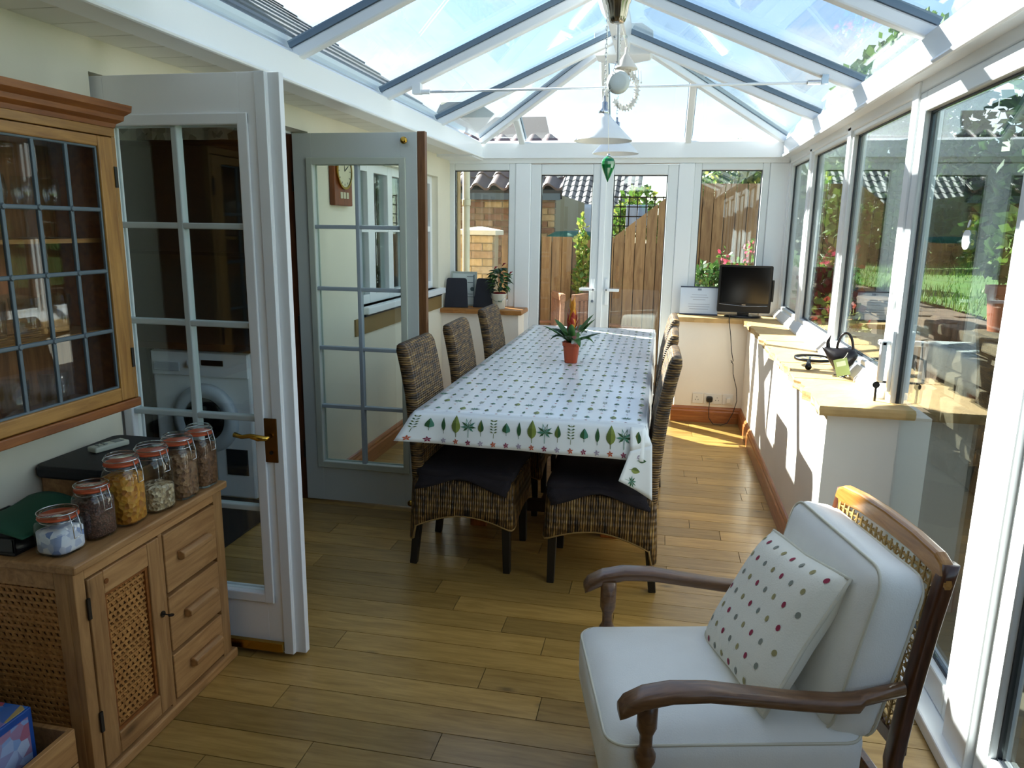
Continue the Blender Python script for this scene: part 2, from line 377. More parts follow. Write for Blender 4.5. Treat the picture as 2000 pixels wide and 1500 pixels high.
# skirting boards
def skirt(name, label, p, q, nrm, m):
    p, q, nrm = Vector(p), Vector(q), Vector(nrm); o = MB()
    prof = [(0, 0), (.022, 0), (.022, .09), (.016, .1), (.016, .112), (.008, .125), (0, .13)]
    o.loft([[p+nrm*a+Vector((0,0,b)) for a, b in prof], [q+nrm*a+Vector((0,0,b)) for a, b in prof]])
    return tag(part(name, o, m), label, 'skirting', kind='structure')
skirt('baseboard_right', 'orange pine skirting board along the right dwarf wall', (XR, 3.10, 0), (XR, 6.05, 0), (-1, 0, 0), SKIRT)
skirt('baseboard_back', 'orange pine skirting board under the power sockets', (.133, 6.05, 0), (XR, 6.05, 0), (0, -1, 0), SKIRTX)
skirt('baseboard_left', 'orange pine skirting board seen through the second glazed door', (XL, 3.74, 0), (XL, 6.06, 0), (1, 0, 0), SKIRT)
skirt('baseboard_corner', 'short pine skirting board behind the woven chairs', (XL, 6.06, 0), (-1.14, 6.06, 0), (0, -1, 0), SKIRTX)

# ---------------- glazed frames
def frame_rect(mb, plane, c, a0, a1, z0, z1, w, d, wb=None):
    """rectangular frame; plane 'y': in xz at y=c (c = inner face), plane 'x': in yz at x=c"""
    wb = wb or w
    if plane == 'y':
        mb.box(a0, a0+w, c, c+d, z0, z1); mb.box(a1-w, a1, c, c+d, z0, z1); mb.box(a0+w, a1-w, c, c+d, z1-w, z1); mb.box(a0+w, a1-w, c, c+d, z0, z0+wb)
    else:
        mb.box(c, c+d, a0, a0+w, z0, z1); mb.box(c, c+d, a1-w, a1, z0, z1); mb.box(c, c+d, a0+w, a1-w, z1-w, z1); mb.box(c, c+d, a0+w, a1-w, z0, z0+wb)
def glazed(name, label, cat, plane, c, a0, a1, z0, z1, w, wb=None, sash=.0, gask=.008):
    loc = ((a0+a1)/2, c, z0) if plane == 'y' else (c, (a0+a1)/2, z0)
    t = struct(name, label, loc, cat); wb = wb or w
    m = MB(); frame_rect(m, plane, c, a0, a1, z0, z1, w, .06, wb); part('frame', m, PVC2, t, bevel=.007)
    m = MB(); g = gask; frame_rect(m, plane, c+.022, a0+w-.001, a1-w+.001, z0+wb-.001, z1-w+.001, g, .02, g); part('gasket', m, GASKET, t)
    if plane == 'y': m = MB().box(a0+w+g, a1-w-g, c+.028, c+.036, z0+wb+g, z1-w-g)
    else: m = MB().box(c+.028, c+.036, a0+w+g, a1-w-g, z0+wb+g, z1-w-g)
    part('pane', m, GLASS, t); return t
# fixed outer frame members (corner posts, head, mullions)
tr = struct('trim_1', 'white fixed posts and head rails of the glazed walls', (0, 6.3, 0), 'frame')
def post(a, b, c, d, e=.0, f=2.061): part('post', MB().box(a, b, c, d, e, f), PVC, tr, bevel=.006)
post(XL-.03, -1.845+.0, YB-.01, YB+.09, .85); post(-1.252, -1.12, YB-.01, YB+.09, .0); post(.091, .215, YB-.01, YB+.09, .0); post(.795, 1.02, YB-.012, YB+.09, .85)
part('head', MB().box(XL-.03, 1.02, YB-.01, YB+.09, 2.062, 2.11), PVC, tr, bevel=.006)
part('threshold', MB().box(-1.12, .091, YB-.02, YB+.1, 0, .035), PVC, tr, bevel=.006)
glazed('window_1', 'white back window beside the downpipe, left of the garden doors', 'window', 'y', YB, -1.845, -1.252, .858, 2.064, .058)
glazed('window_2', 'white back window behind the television, right of the garden doors', 'window', 'y', YB, .215, .795, .858, 2.064, .055)
def lever(parent, plate, lev, mat, pz=.11):
    part('handle_plate', plate, mat, parent, bevel=.004); part('handle_lever', lev, mat, parent, bevel=.006)
d1 = glazed('door_1', 'left leaf of the white garden doors', 'door', 'y', YB, -1.12, -.515, .035, 2.055, .085, .11)
lever(d1, MB().box(-.585, -.555, YB-.012, YB, .92, 1.12), MB().box(-.68, -.545, YB-.05, YB-.028, 1.018, 1.042).box(-.575, -.553, YB-.05, YB-.01, 1.018, 1.042), PVC)
part('lock_cylinder', MB().lathe([(.0, -.02), (.012, -.02), (.012, 0), (0, 0)], 12, (-.57, YB, .93), ax='y'), CHROME, d1)
d2 = glazed('door_2', 'right leaf of the white garden doors', 'door', 'y', YB, -.515, .091, .035, 2.055, .085, .11)
part('cover_strip', MB().box(-.535, -.487, YB-.016, YB+.002, .035, 2.055), PVC, d2, bevel=.005)
lever(d2, MB().box(-.468, -.438, YB-.012, YB, .9, 1.12), MB().box(-.47, -.345, YB-.05, YB-.028, 1.018, 1.042).box(-.464, -.442, YB-.05, YB-.01, 1.018, 1.042), PVC)
# right glazing: three fixed lights above the dwarf wall, a door, and a second glazed leaf
ry = [(5.44, 6.30), (4.37, 5.44), (3.27, 4.37)]
lb = ['far right side window next to the back corner', 'middle side window over the stone sill', 'side window beside the glazed side door']
for i, (a, b) in enumerate(ry):
    w = glazed('window_%d' % (4+i), lb[i], 'window', 'x', XG, a+.035, b-.035, .92, 2.06, .03)
for yy in (5.44, 4.37): part('mullion', MB().box(XG-.012, XG+.075, yy-.037, yy+.037, .86, 2.08), PVC, tr, bevel=.006)
part('post', MB().box(XG-.012, XG+.075, 6.262, 6.33, .86, 2.08), PVC, tr, bevel=.006)
part('post', MB().box(XG-.02, XG+.08, 3.235, 3.31, .0, 2.10), PVC, tr, bevel=.006)
part('head', MB().box(XG-.012, XG+.075, YF, 6.33, 2.055, 2.115), PVC, tr, bevel=.006)
part('sill_rail', MB().loft([[(XG-.045, yy, .858), (XG-.045, yy, .872), (XG-.01, yy, .922), (XG+.07, yy, .922), (XG+.07, yy, .858)] for yy in (3.235, 6.33)]), PVC, tr)
d5 = glazed('door_3', 'white glazed side door with a fruit sticker on its glass', 'door', 'x', XG-.012, 2.205, 3.235, .05, 2.055, .075, .1)
part('door_sill', MB().box(XG-.07, XG+.1, -.15, 3.235, 0, .048), PVC, tr, bevel=.006)
xh = XG-.012
part('handle_plate', MB().box(xh-.014, xh, 3.168, 3.202, .9, 1.15), PVC, d5, bevel=.004)
part('handle_lever', MB().box(xh-.06, xh-.036, 3.14, 3.2, 1.09, 1.112).box(xh-.06, xh-.036, 3.14, 3.165, .945, 1.112).box(xh-.06, xh-.01, 3.175, 3.198, 1.09, 1.112), PVC, d5, bevel=.006)
ky = part('key', MB().box(xh-.05, xh-.01, 3.183, 3.187, .935, .943).lathe([(0, -.002), (.014, -.002), (.014, .002), (0, .002)], 14, (xh-.05, 3.185, .925), ax='y').box(xh-.054, xh-.046, 3.181, 3.189, .855, .92), BLACKP, d5)
# fruit sticker on the pane
def fruit_poly():
    pts = []
    for k in range(40):
        a = 2*pi*k/40; r = 1+.06*cos(2*a)-.10*max(0, cos(a-pi/2))**8-.06*max(0, cos(a+pi/2))**8
        x, z = .86*r*cos(a), r*sin(a)
        dx, dz = x-.98, z-.12; dd = sqrt(dx*dx+dz*dz)
        if dd < .36: x, z = .98+dx*.36/dd, .12+dz*.36/dd
        pts.append((x, z))
    return pts
STICK = plain('white_sticker', '#f4f6f8', .5)
yc, zc, sr = 2.675, 1.515, .036
def stick_pts(poly, cyy, czz, s_, xx): return [(xx, cyy-px_*s_, czz+pz_*s_) for px_, pz_ in poly]
m = MB(); pl = stick_pts(fruit_poly(), yc, zc, sr, XG+.0135); n_ = len(pl); m.loft([pl, [(p[0]+.002, p[1], p[2]) for p in pl]])
lf = [(.0+.28*cos(2*pi*k/14)*.55+.06, .38*sin(2*pi*k/14)) for k in range(14)]
lf = [(x*cos(-.5)-z*sin(-.5)+.1, x*sin(-.5)+z*cos(-.5)+1.42) for x, z in lf]
pl = stick_pts(lf, yc, zc, sr, XG+.0135); m.loft([pl, [(p[0]+.002, p[1], p[2]) for p in pl]])
part('fruit_sticker', m, STICK, d5, label='white fruit-shaped sticker')
part('post', MB().box(XG-.035, XG+.08, 2.04, 2.20, .0, 2.10), PVC, tr, bevel=.006)
d6 = glazed('door_4', 'white glazed side leaf at the right edge of the picture', 'door', 'x', XG-.012, .95, 2.04, .05, 2.055, .075, .1)
glazed('added_light_leaf', 'unseen glazed side leaf added beside the viewer to let in light', 'door', 'x', XG-.012, -.15, .95, .05, 2.055, .075, .1)  # unseen leaf added to bring more light in from the right
tag(part('wall_side', MB().box(XG-.05, XG+.1, YF, -.15, 0, 2.1), plain('added_wall_brown_b', '#5c4a36', .8)), 'unseen brown side wall near the viewer, dark to cut bounced light', 'wall', kind='structure')  # out of view, coloured dark so less light bounces onto the left side

# ---------------- glazed roof
ce = struct('ceiling', 'white framed glass roof with ridge, rafters and hipped far end', (-.33, 2.5, 2.1), 'roof')
XE0, XE1, YE = -1.53, .87, 6.27      # inner eave faces
ZL, ZT = 2.10, 2.22
RX, RZ, RYE = -.33, 2.735, 5.38      # ridge
def eave_profile(sgn, x):  # box section with a small rounded lip at the bottom
    return [(x, ZL+.012), (x-sgn*.0, ZT), (x+sgn*.03, ZT+.02), (x+sgn*.12, ZT+.02), (x+sgn*.12, ZL), (x-sgn*.008, ZL), (x-sgn*.012, ZL+.006)]
pr = eave_profile(-1, XE0); part('eave_beam', MB().loft([[(a, yy, z) for a, z in pr] for yy in (YF, YE+.12)]), PVC, ce)
pr = eave_profile(1, XE1); part('eave_beam', MB().loft([[(a, yy, z) for a, z in pr] for yy in (YF, YE+.12)]), PVC, ce)
part('lip_bead', MB().tube([(XE0+.004, YF, ZL+.004), (XE0+.004, YE, ZL+.004)], .009, 8), PVC, ce)
part('lip_bead', MB().tube([(XE1-.004, YF, ZL+.004), (XE1-.004, YE, ZL+.004)], .012, 8), PVC, ce)
part('eave_beam', MB().loft([[(xx, YE, ZL), (xx, YE, ZT), (xx, YE+.03, ZT+.02), (xx, YE+.13, ZT+.02), (xx, YE+.13, ZL)] for xx in (XE0, XE1)]), PVC, ce)
part('ridge_beam', MB().loft([[(RX-.045, yy, RZ-.07), (RX+.045, yy, RZ-.07), (RX+.06, yy, RZ+.06), (RX, yy, RZ+.1), (RX-.06, yy, RZ+.06)] for yy in (YF, RYE-.05)]), PVC, ce)
# ridge end boss
bs = [(RX-.19, RYE-.17), (RX+.19, RYE-.17), (RX+.19, RYE+.02), (RX+.08, RYE+.1), (RX-.08, RYE+.1), (RX-.19, RYE+.02)]
part('ridge_boss', MB().loft([[(a*.94+RX*.06, b, RZ-.085) for a, b in bs], [(a, b, RZ-.06) for a, b in bs], [(a, b, RZ+.06) for a, b in bs], [(RX+(a-RX)*.6, b, RZ+.11) for a, b in bs]]), PVC, ce, bevel=.008)
slope = (RZ-.02-ZT)/(XE1-RX)
def rafter(p, q, up):
    p, q = Vector(p), Vector(q); d = (q-p).normalized(); up = Vector(up)
    o = part('rafter', MB().beam(p-up*.005, q-up*.005, .05, .05, up), PVC, ce, bevel=.008)
    # dark glazing bar riding on top of the rafter, beside the white cap
    g = part('glazing_bar', MB().beam(p+up*.034, q+up*.034, .062, .028, up), SEAL, o); return o
ups = Vector((slope, 0, 1)).normalized(); upr = Vector((-slope, 0, 1)).normalized()
RY = [5.12, 4.09, 3.07, 2.05, 1.03, .01, -1.01]
for yy in RY:
    nL = Vector((-(RZ-ZT)/(RX-XE0), 0, 1)).normalized(); nR = Vector(((RZ-ZT)/(XE1-RX), 0, 1)).normalized()
    rafter((XE0-.03, yy, ZT+.012), (RX-.04, yy, RZ), nL); rafter((XE1+.03, yy, ZT+.012), (RX+.04, yy, RZ), nR)
hubL, hubR = (RX-.13, RYE, RZ), (RX+.13, RYE, RZ)
rafter((XE0, YE-.02, ZT+.015), hubL, (0, 0, 1)); rafter((XE1, YE-.0, ZT+.015), hubR, (0, 0, 1))
nB = Vector((0, (RZ-ZT)/(YE-RYE), 1)).normalized()
def hipz(x):  # where a bar at x meets the hip
    if x < RX-.13: f = (x-XE0)/(RX-.13-XE0)
    elif x > RX+.13: f = (XE1-x)/(XE1-RX-.13)
    else: f = 1
    return YE+(RYE+.05-YE)*f, ZT+(RZ-ZT)*f
for xb, xt in ((-1.193, -1.193), (-.497, -.47), (.147, .147)):
    yy, zz = hipz(xt); rafter((xb, YE+.02, ZT+.01), (xt, yy, zz), nB)
# roof panes
def slab_quad(pts, th):
    P = [Vector(p) for p in pts]; n = (P[1]-P[0]).cross(P[2]-P[0]).normalized()
    return MB().loft([[p-n*th/2 for p in P], [p+n*th/2 for p in P]])
zo = .04
for i in range(len(RY)-1):
    a, b = RY[i+1]+.02, RY[i]-.02
    if RY[i] > 2.1: part('roof_pane', slab_quad([(XE0-.05, a, ZT+zo), (XE0-.05, b, ZT+zo), (RX-.05, b, RZ+zo+.01), (RX-.05, a, RZ+zo+.01)], .008), ROOFG, ce)
    part('roof_pane', slab_quad([(XE1+.05, a, ZT+zo), (XE1+.05, b, ZT+zo), (RX+.05, b, RZ+zo+.01), (RX+.05, a, RZ+zo+.01)], .008), ROOFG, ce)
a = RY[0]+.02
part('roof_pane', slab_quad([(XE0-.05, a, ZT+zo), (XE0-.02, YE-.05, ZT+zo), (RX-.13, RYE-.03, RZ+zo), (RX-.05, a, RZ+zo)], .008), ROOFG, ce)
part('roof_pane', slab_quad([(XE1+.05, a, ZT+zo), (XE1+.02, YE-.05, ZT+zo), (RX+.13, RYE-.03, RZ+zo), (RX+.05, a, RZ+zo)], .008), ROOFG, ce)
xs_ = [XE0+.02, -1.193, -.497, .147, XE1-.02]
for i in range(4):
    x0, x1 = xs_[i]+.02, xs_[i+1]-.02; t0 = hipz(x0); t1 = hipz(x1)
    poly = [(x0, YE+.02, ZT+zo), (x1, YE+.02, ZT+zo), (x1, t1[0], t1[1]+zo-.01)]
    if x0 < RX-.13 < x1: poly.append((RX-.13, RYE+.05, RZ+zo-.01))
    poly.append((x0, t0[0], t0[1]+zo-.01))
    part('roof_pane', slab_quad(poly, .008), ROOFG, ce)
part('sky_block_boards', MB().loft([[(XE0-.1, yy, ZT+.045), (RX-.05, yy, RZ+.05), (RX-.05, yy, RZ+.1), (XE0-.1, yy, ZT+.09)] for yy in (YF, 2.03)]), WHITEP, ce)  # unseen opaque boards added over the left slope to darken the near left
# tie bar
tb = MB().tube([(-1.335, 4.06, 2.245), (.70, 4.06, 2.25)], .0065, 8); part('tie_bar', tb, PVC, ce, smooth=True)
part('tie_bracket', MB().box(-1.38, -1.335, 4.045, 4.085, 2.235, 2.29).lathe([(0, 0), (.012, 0), (.012, .06), (0, .06)], 10, (-1.345, 4.06, 2.245), ax='x'), PVC, ce)
part('tie_bracket', MB().box(.715, .745, 4.05, 4.08, 2.243, 2.285).lathe([(0, -.06), (.012, -.06), (.012, 0), (0, 0)], 10, (.71, 4.06, 2.25), ax='x'), CHROME, ce)
# boarded soffit between the house wall and the left eave beam
sf = struct('trim_2', 'white boarded soffit above the glazed house doors', (-1.68, 2.5, 2.1), 'soffit')
y = YF; SOF = plain('soffit_pvc', '#e3e3da', .4, rnd=.015)
while y < YE:
    part('soffit_board', MB().box(XL, XE0-.005, y+.0015, min(y+.148, YE), 2.104, 2.118), SOF, sf, bevel=.003); y += .15
part('soffit_end', MB().box(XL, XE0-.005, 5.95, 6.36, 2.085, 2.12), PVC, sf)

# ---------------- the two glazed house doors, standing open into the room
DOORP2 = plain('grey_door_paint', '#c3cac6', .4)
def house_door(name, label, y0, x1, second):
    t = struct(name, label, (-1.55, y0, 0), 'door'); xh0, zb, zt = -1.905, .012, 1.99
    gx0, gx1, gz0, gz1 = -1.80, -1.32, .235, 1.84; th = .042
    y1 = y0+th
    m = MB(); m.box(xh0, gx0, y0, y1, zb, zt); m.box(gx1, x1, y0, y1, zb, zt); m.box(gx0, gx1, y0, y1, gz1, zt); m.box(gx0, gx1, y0, y1, zb, gz0)
    part('leaf', m, DOORP2 if second else DOORP, t, bevel=.002)
    bead = DOORG if second else WHITEP
    for yy, s in ((y0, -1), (y1, 1)):
        for (a, b, c, d) in ((gx0-.03, gx0+.006, gz0-.03, gz1+.03), (gx1-.006, gx1+.03, gz0-.03, gz1+.03)):
            part('bead', MB().box(a, b, min(yy, yy+s*.011), max(yy, yy+s*.011), c, d), bead, t, bevel=.004)
        for (c, d) in ((gz0-.03, gz0+.006), (gz1-.006, gz1+.03)):
            part('bead', MB().box(gx0-.03, gx1+.03, min(yy, yy+s*.0105), max(yy, yy+s*.0105), c, d), bead, t, bevel=.004)
    xm = (gx0+gx1)/2; zs_ = [gz0, .555, .88, 1.2, 1.522, gz1]; xs2 = [gx0, xm, gx1]
    BARM = plain('glazing_bar_paint' + name, '#b9c5c6' if not second else '#a3b0b8', .45)
    part('glazing_bar', MB().box(xm-.011, xm+.011, y0+.004, y1-.004, gz0, gz1), BARM, t, bevel=.004)
    for z in zs_[1:-1]: part('glazing_bar', MB().box(gx0, gx1, y0+.005, y1-.005, z-.010, z+.010), BARM, t, bevel=.004)
    for i in range(2):
        for j in range(5):
            part('pane', MB().box(xs2[i]+.002, xs2[i+1]-.002, y0+.019, y0+.023, zs_[j]+.002, zs_[j+1]-.002), GLASS, t)
    for z in (.3, 1.0, 1.75): part('hinge', MB().box(xh0-.012, xh0+.002, y0+.005, y0+.03, z-.05, z+.05), plain('hinge_steel', '#4c4a45', .4, metal=.8), t)
    return t
D3 = house_door('door_5', 'white glazed house door with brass lever standing open beside the dresser', 2.21, -1.225, False)
part('rebate', MB().box(-1.226, -1.187, 2.222, 2.25, .012, 1.99), WHITEP, D3, bevel=.002)
part('rebate', MB().box(-1.262, -1.226, 2.203, 2.211, .012, 1.99), WHITEP, D3, bevel=.002)
hb = part('handle_plate', MB().box(-1.291, -1.245, 2.199, 2.205, .735, .89), DBRASS, D3, bevel=.002)
part('handle_lever', MB().tube([(-1.268, 2.205, .83), (-1.268, 2.165, .83), (-1.29, 2.158, .832), (-1.32, 2.158, .837), (-1.35, 2.158, .832), (-1.378, 2.158, .838)], [.008, .009, .011, .008, .007, .009], 10), BRASS, hb, smooth=True)
part('keyhole', MB().lathe([(0, 0), (.007, 0), (.007, .002), (0, .002)], 12, (-1.268, 2.197, .77), ax='y'), BLACKP, hb)
part('weather_bar', MB().box(-1.66, -1.262, 2.19, 2.211, .02, .055), BRASS, D3, bevel=.003)
D4 = house_door('door_6', 'grey glazed house door standing open behind the nearest left chair', 3.67, -1.232, True)
part('rebate', MB().box(-1.232, -1.191, 3.675, 3.712, .012, 1.995), wood('bare_brown_edge', '#7d5430', '#5d3a1d', 2, .45, 6, 12, 0), D4, bevel=.003, label='bare brown wooden edge')
for x, z in ((-1.29, 1.948), (-1.28, .045)):
    part('bolt_knob', MB().lathe([(0, 0), (.011, -.003), (.008, -.014), (.017, -.022), (.018, -.032), (.010, -.038), (0, -.038)], 14, (x, 3.67, z), ax='y'), BRASS, D4, smooth=True)
jm = struct('trim_3', 'door frame lining in the house wall opening', (XL-.1, 2.95, 0), 'frame')
for a, b in ((OY0, OY0+.012), (OY1-.012, OY1)): part('jamb_lining', MB().box(XL-.24, XL-.085, a, b, 0, OZ), wood('lining%g' % a, '#6b3c1e', '#45230f', 2, .5, 6, 12, 0), jm)
part('head_lining', MB().box(XL-.24, XL-.085, OY0, OY1, OZ-.012, OZ), WHITEP, jm)

# ---------------- kitchen behind the opening (dim)
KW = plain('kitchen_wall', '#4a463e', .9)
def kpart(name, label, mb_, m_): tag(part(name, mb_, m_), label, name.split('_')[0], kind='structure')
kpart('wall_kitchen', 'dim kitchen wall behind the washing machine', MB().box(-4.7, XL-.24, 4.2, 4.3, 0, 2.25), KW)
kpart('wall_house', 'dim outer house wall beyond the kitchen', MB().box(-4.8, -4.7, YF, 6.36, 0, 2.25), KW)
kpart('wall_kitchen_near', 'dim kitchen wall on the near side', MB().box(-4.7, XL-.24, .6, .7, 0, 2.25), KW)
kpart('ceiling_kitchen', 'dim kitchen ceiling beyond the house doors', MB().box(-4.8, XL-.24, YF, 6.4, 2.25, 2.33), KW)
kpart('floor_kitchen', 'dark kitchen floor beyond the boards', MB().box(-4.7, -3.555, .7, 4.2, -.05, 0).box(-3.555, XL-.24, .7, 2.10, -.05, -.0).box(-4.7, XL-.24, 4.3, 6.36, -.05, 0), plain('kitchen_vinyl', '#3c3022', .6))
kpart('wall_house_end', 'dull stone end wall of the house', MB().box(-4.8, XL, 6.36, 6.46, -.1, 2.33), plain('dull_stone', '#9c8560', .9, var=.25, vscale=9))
wm = thing('washing_machine', 'white front loading washing machine seen through the white door', 'washing machine', (-2.48, 3.87, 0))
WM = plain('appliance_white', '#f0f6fb', .35)
part('body', MB().box(-2.78, -2.18, 3.60, 4.15, .0, .84), WM, wm, bevel=.012)
part('control_panel', MB().box(-2.775, -2.185, 3.588, 3.60, .70, .835), WM, wm, bevel=.005)
part('display', MB().box(-2.46, -2.33, 3.582, 3.589, .765, .795), BLACKP, wm)
part('detergent_drawer', MB().box(-2.76, -2.6, 3.582, 3.589, .725, .775), plain('drawer_white', '#c3ced8', .35), wm, bevel=.003)
part('dial', MB().lathe([(0, -.02), (.022, -.018), (.025, 0), (0, 0)], 16, (-2.53, 3.588, .77), ax='y'), WM, wm, smooth=True)
part('door_ring', MB().lathe([(.125, -.03), (.155, -.045), (.19, -.035), (.2, 0), (.12, 0)], 32, (-2.46, 3.6, .46), ax='y', cap=False), plain('ring_grey', '#b9c6d2', .3), wm, smooth=True)
part('porthole', MB().lathe([(0, -.028), (.07, -.024), (.127, -.012), (.127, 0), (0, 0)], 28, (-2.46, 3.6, .46), ax='y'), SCREEN, wm, smooth=True)
part('filter_hatch', MB().box(-2.35, -2.22, 3.594, 3.601, .14, .29), plain('hatch_dark', '#20262c', .4), wm)
mt = tag(part('door_mat', MB().box(-3.1, -1.99, 2.86, 3.58, .0005, .012), plain('dark_mat', '#15181a', .95, bump=.4, bscale=200), bevel=.004), 'dark mat on the boards in front of the washing machine', 'mat')
wt = thing('kitchen_worktop', 'dark wooden worktop above the washing machine', 'worktop', (-3.0, 3.9, .85))
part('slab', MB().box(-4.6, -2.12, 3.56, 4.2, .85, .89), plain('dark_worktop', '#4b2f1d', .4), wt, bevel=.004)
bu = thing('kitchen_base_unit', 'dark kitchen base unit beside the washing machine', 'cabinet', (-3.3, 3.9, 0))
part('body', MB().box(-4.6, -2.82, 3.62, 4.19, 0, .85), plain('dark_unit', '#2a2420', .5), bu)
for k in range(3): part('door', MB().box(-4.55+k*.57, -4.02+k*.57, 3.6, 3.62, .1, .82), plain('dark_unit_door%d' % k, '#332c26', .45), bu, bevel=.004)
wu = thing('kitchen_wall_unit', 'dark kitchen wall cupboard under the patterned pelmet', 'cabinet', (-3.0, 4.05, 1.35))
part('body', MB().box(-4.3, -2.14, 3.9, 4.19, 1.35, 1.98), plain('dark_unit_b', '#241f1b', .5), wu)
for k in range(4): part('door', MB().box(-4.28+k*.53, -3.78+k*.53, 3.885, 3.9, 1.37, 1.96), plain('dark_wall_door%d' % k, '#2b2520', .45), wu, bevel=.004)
pe = thing('window_pelmet', 'cream patterned fabric pelmet high in the kitchen', 'pelmet', (-2.9, 3.4, 1.93))
part('fabric', MB().grid(lambda u, v: (-4.2+u*2.05, 3.86-.012*sin(u*60), 1.985+v*.2), 80, 4), speckle('pelmet_print', ['#cfcab8', '#d9d5c4', '#8f8a76', '#d2cdbb'], 22, .9, .0), pe, solid=.01)

# ---------------- house roof on the left, seen through the glass roof
hr = struct('roof_house', 'grey tiled roof slope of the house beyond the left eave', (-3, 3, 2.3), 'roof')
EX, EZ, PK = -1.70, 2.33, .65
part('roof_deck', MB().loft([[(EX, yy, EZ), (EX-3.1, yy, EZ+3.1*PK), (EX-3.1, yy, EZ+3.1*PK-.1), (EX, yy, EZ-.08)] for yy in (YF, 5.80)]), plain('roof_felt', '#2b3036', .9), hr)
TILE = plain('grey_roof_tile', '#2c333d', .8, var=.2, vscale=14, rnd=.22)
tm = MB().box(0, .30, -.105, .105, 0, .014)
cs, sn = 1/sqrt(1+PK*PK), PK/sqrt(1+PK*PK)
tme = tm.mesh('roof_tile', TILE)
for c_ in range(15):
    for k in range(19):
        o = link('roof_tile', tme, hr); d_ = c_*.2+.02
        o.location = Vector((EX-d_*cs+.02, 5.72-k*.214-(.107 if c_ % 2 else 0), EZ+d_*sn+.006))-hr.location
        o.rotation_euler = (0, math.atan(PK)+pi-.05, 0)
part('gutter', MB().loft([[(EX+.10*cos(a)*.5+.05, yy, EZ-.02+.05*sin(a)) for a in [pi+pi*k/8 for k in range(9)]]+[(EX+.05+.042*cos(a), yy, EZ-.018+.042*sin(a)) for a in [2*pi-pi*k/8 for k in range(9)]] for yy in (YF, 6.0)]), PVC, hr)
part('fascia', MB().box(EX-.02, EX, YF, 5.8, EZ-.2, EZ), PVC, hr)
part('gable', MB().loft([[(EX, yy, EZ-.1), (EX-3.1, yy, EZ+3.1*PK-.12), (EX-3.1, yy, EZ-.1)] for yy in (5.6, 5.68)]), CREAM, hr)

chm = thing('sun_block_chimney', 'unseen chimney added above the left eave to shade the armchair', 'chimney', (-3.6, 4.5, 3.3))  # unseen stack added to keep direct sun off the armchair cushions
part('stack', MB().box(-3.88, -3.36, 4.24, 4.76, 3.2, 5.3), plain('sun_block_brick', '#8c6648', .9), chm); part('cap', MB().box(-3.92, -3.32, 4.2, 4.8, 5.3, 5.38), plain('sun_block_cap', '#9c9488', .9), chm)
# ================================================================== OUTDOORS
gd = tag(part('ground', MB().box(-30, 60, 6.43, 80, -.25, -.05).box(1.05, 60, -20, 6.43, -.25, -.05), speckle('patio_paving', ['#5d5344', '#6b6150', '#50473a', '#645a49'], 1.6, .85, .1)), 'stone paved patio outside the glazed walls', 'patio', kind='structure')
# brick pillar, garage, house corner
BR = [plain('buff_brick_%d' % i, c, .9, var=.22, vscale=20, bump=.3, bscale=60, rnd=.18) for i, c in enumerate(('#b29a74', '#a1876a', '#8a6a52', '#bda888'))]
MORT = plain('mortar', '#b5a88c', .95)
BH, BL_, BD = .065, .215, .1
brick_me = [MB().box(-.1075, .1075, -.05, .05, 0, BH).mesh('brick', b) for b in BR]
half_me = [MB().box(-.05, .05, -.05, .05, 0, BH).mesh('brick', b) for b in BR]
rb = random.Random(11)
def brick_face(parent, x0, x1, yf, z0, z1, dark=None):
    z = z0; row = 0
    while z < z1-.04:
        x = x0 - (.1125 if row % 2 else 0)
        while x < x1-.02:
            a, b = max(x, x0), min(x+.215, x1); w = b-a
            if w > .03:
                o = link('brick', (brick_me if w > .2 else half_me)[rb.choice(dark or (0, 0, 1, 1, 2, 3))], parent)
                o.location = Vector(((a+b)/2, yf+.05+rb.uniform(-.003, .003), z))-worldloc(parent)
                if w <= .2: o.scale.x = w/.1
            x += .225
        z += .075; row += 1
pi_ = thing('brick_pillar', 'buff brick gate pillar with stone cap beside the downpipe', 'pillar', (-1.77, 7.3, -.05))
part('core', MB().box(-1.965, -1.655, 7.215, 7.5, -.05, 1.46), MORT, pi_); brick_face(pi_, -1.97, -1.65, 7.2, -.04, 1.46)
part('cap_stone', MB().loft([[(-2.01, 7.16, 1.46), (-1.61, 7.16, 1.46), (-1.61, 7.54, 1.46), (-2.01, 7.54, 1.46)], [(-2.01, 7.16, 1.505), (-1.61, 7.16, 1.505), (-1.61, 7.54, 1.505), (-2.01, 7.54, 1.505)], [(-1.83, 7.33, 1.54), (-1.79, 7.33, 1.54), (-1.79, 7.37, 1.54), (-1.83, 7.37, 1.54)]]), plain('cap_stone', '#d6d0be', .8), pi_)
dp = thing('downpipe', 'cream plastic downpipe outside the left back window', 'pipe', (-1.76, 6.62, 0))
part('pipe', MB().lathe([(.033, -.05), (.033, 2.12)], 14, (-1.76, 6.62, 0)), plain('cream_pipe', '#d9d0b4', .45), dp, smooth=True)
for z in (1.0, 1.72, 2.02): part('collar', MB().lathe([(.037, z), (.039, z+.01), (.039, z+.05), (.037, z+.06)], 14, (-1.76, 6.62, 0)), plain('cream_collar%g' % z, '#cfc6aa', .45), dp, smooth=True)
part('hopper', MB().tube([(-1.76, 6.62, 2.1), (-1.72, 6.62, 2.14), (-1.66, 6.62, 2.2)], .034, 12), plain('hopper', '#d9d0b4', .45), dp, smooth=True)
hc = thing('house_corner', 'stone coloured house corner beside the downpipe', 'wall', (-2.0, 6.8, -.05))
part('masonry', MB().box(-2.6, -1.80, 6.47, 6.57, -.05, 2.3), speckle('stone_wall', ['#a58b62', '#b79c72', '#937952'], 6, .9, .2), hc)
ga = thing('brick_garage', 'low brick garage with dark pantile roof behind the fence', 'building', (-2.2, 10, -.05))
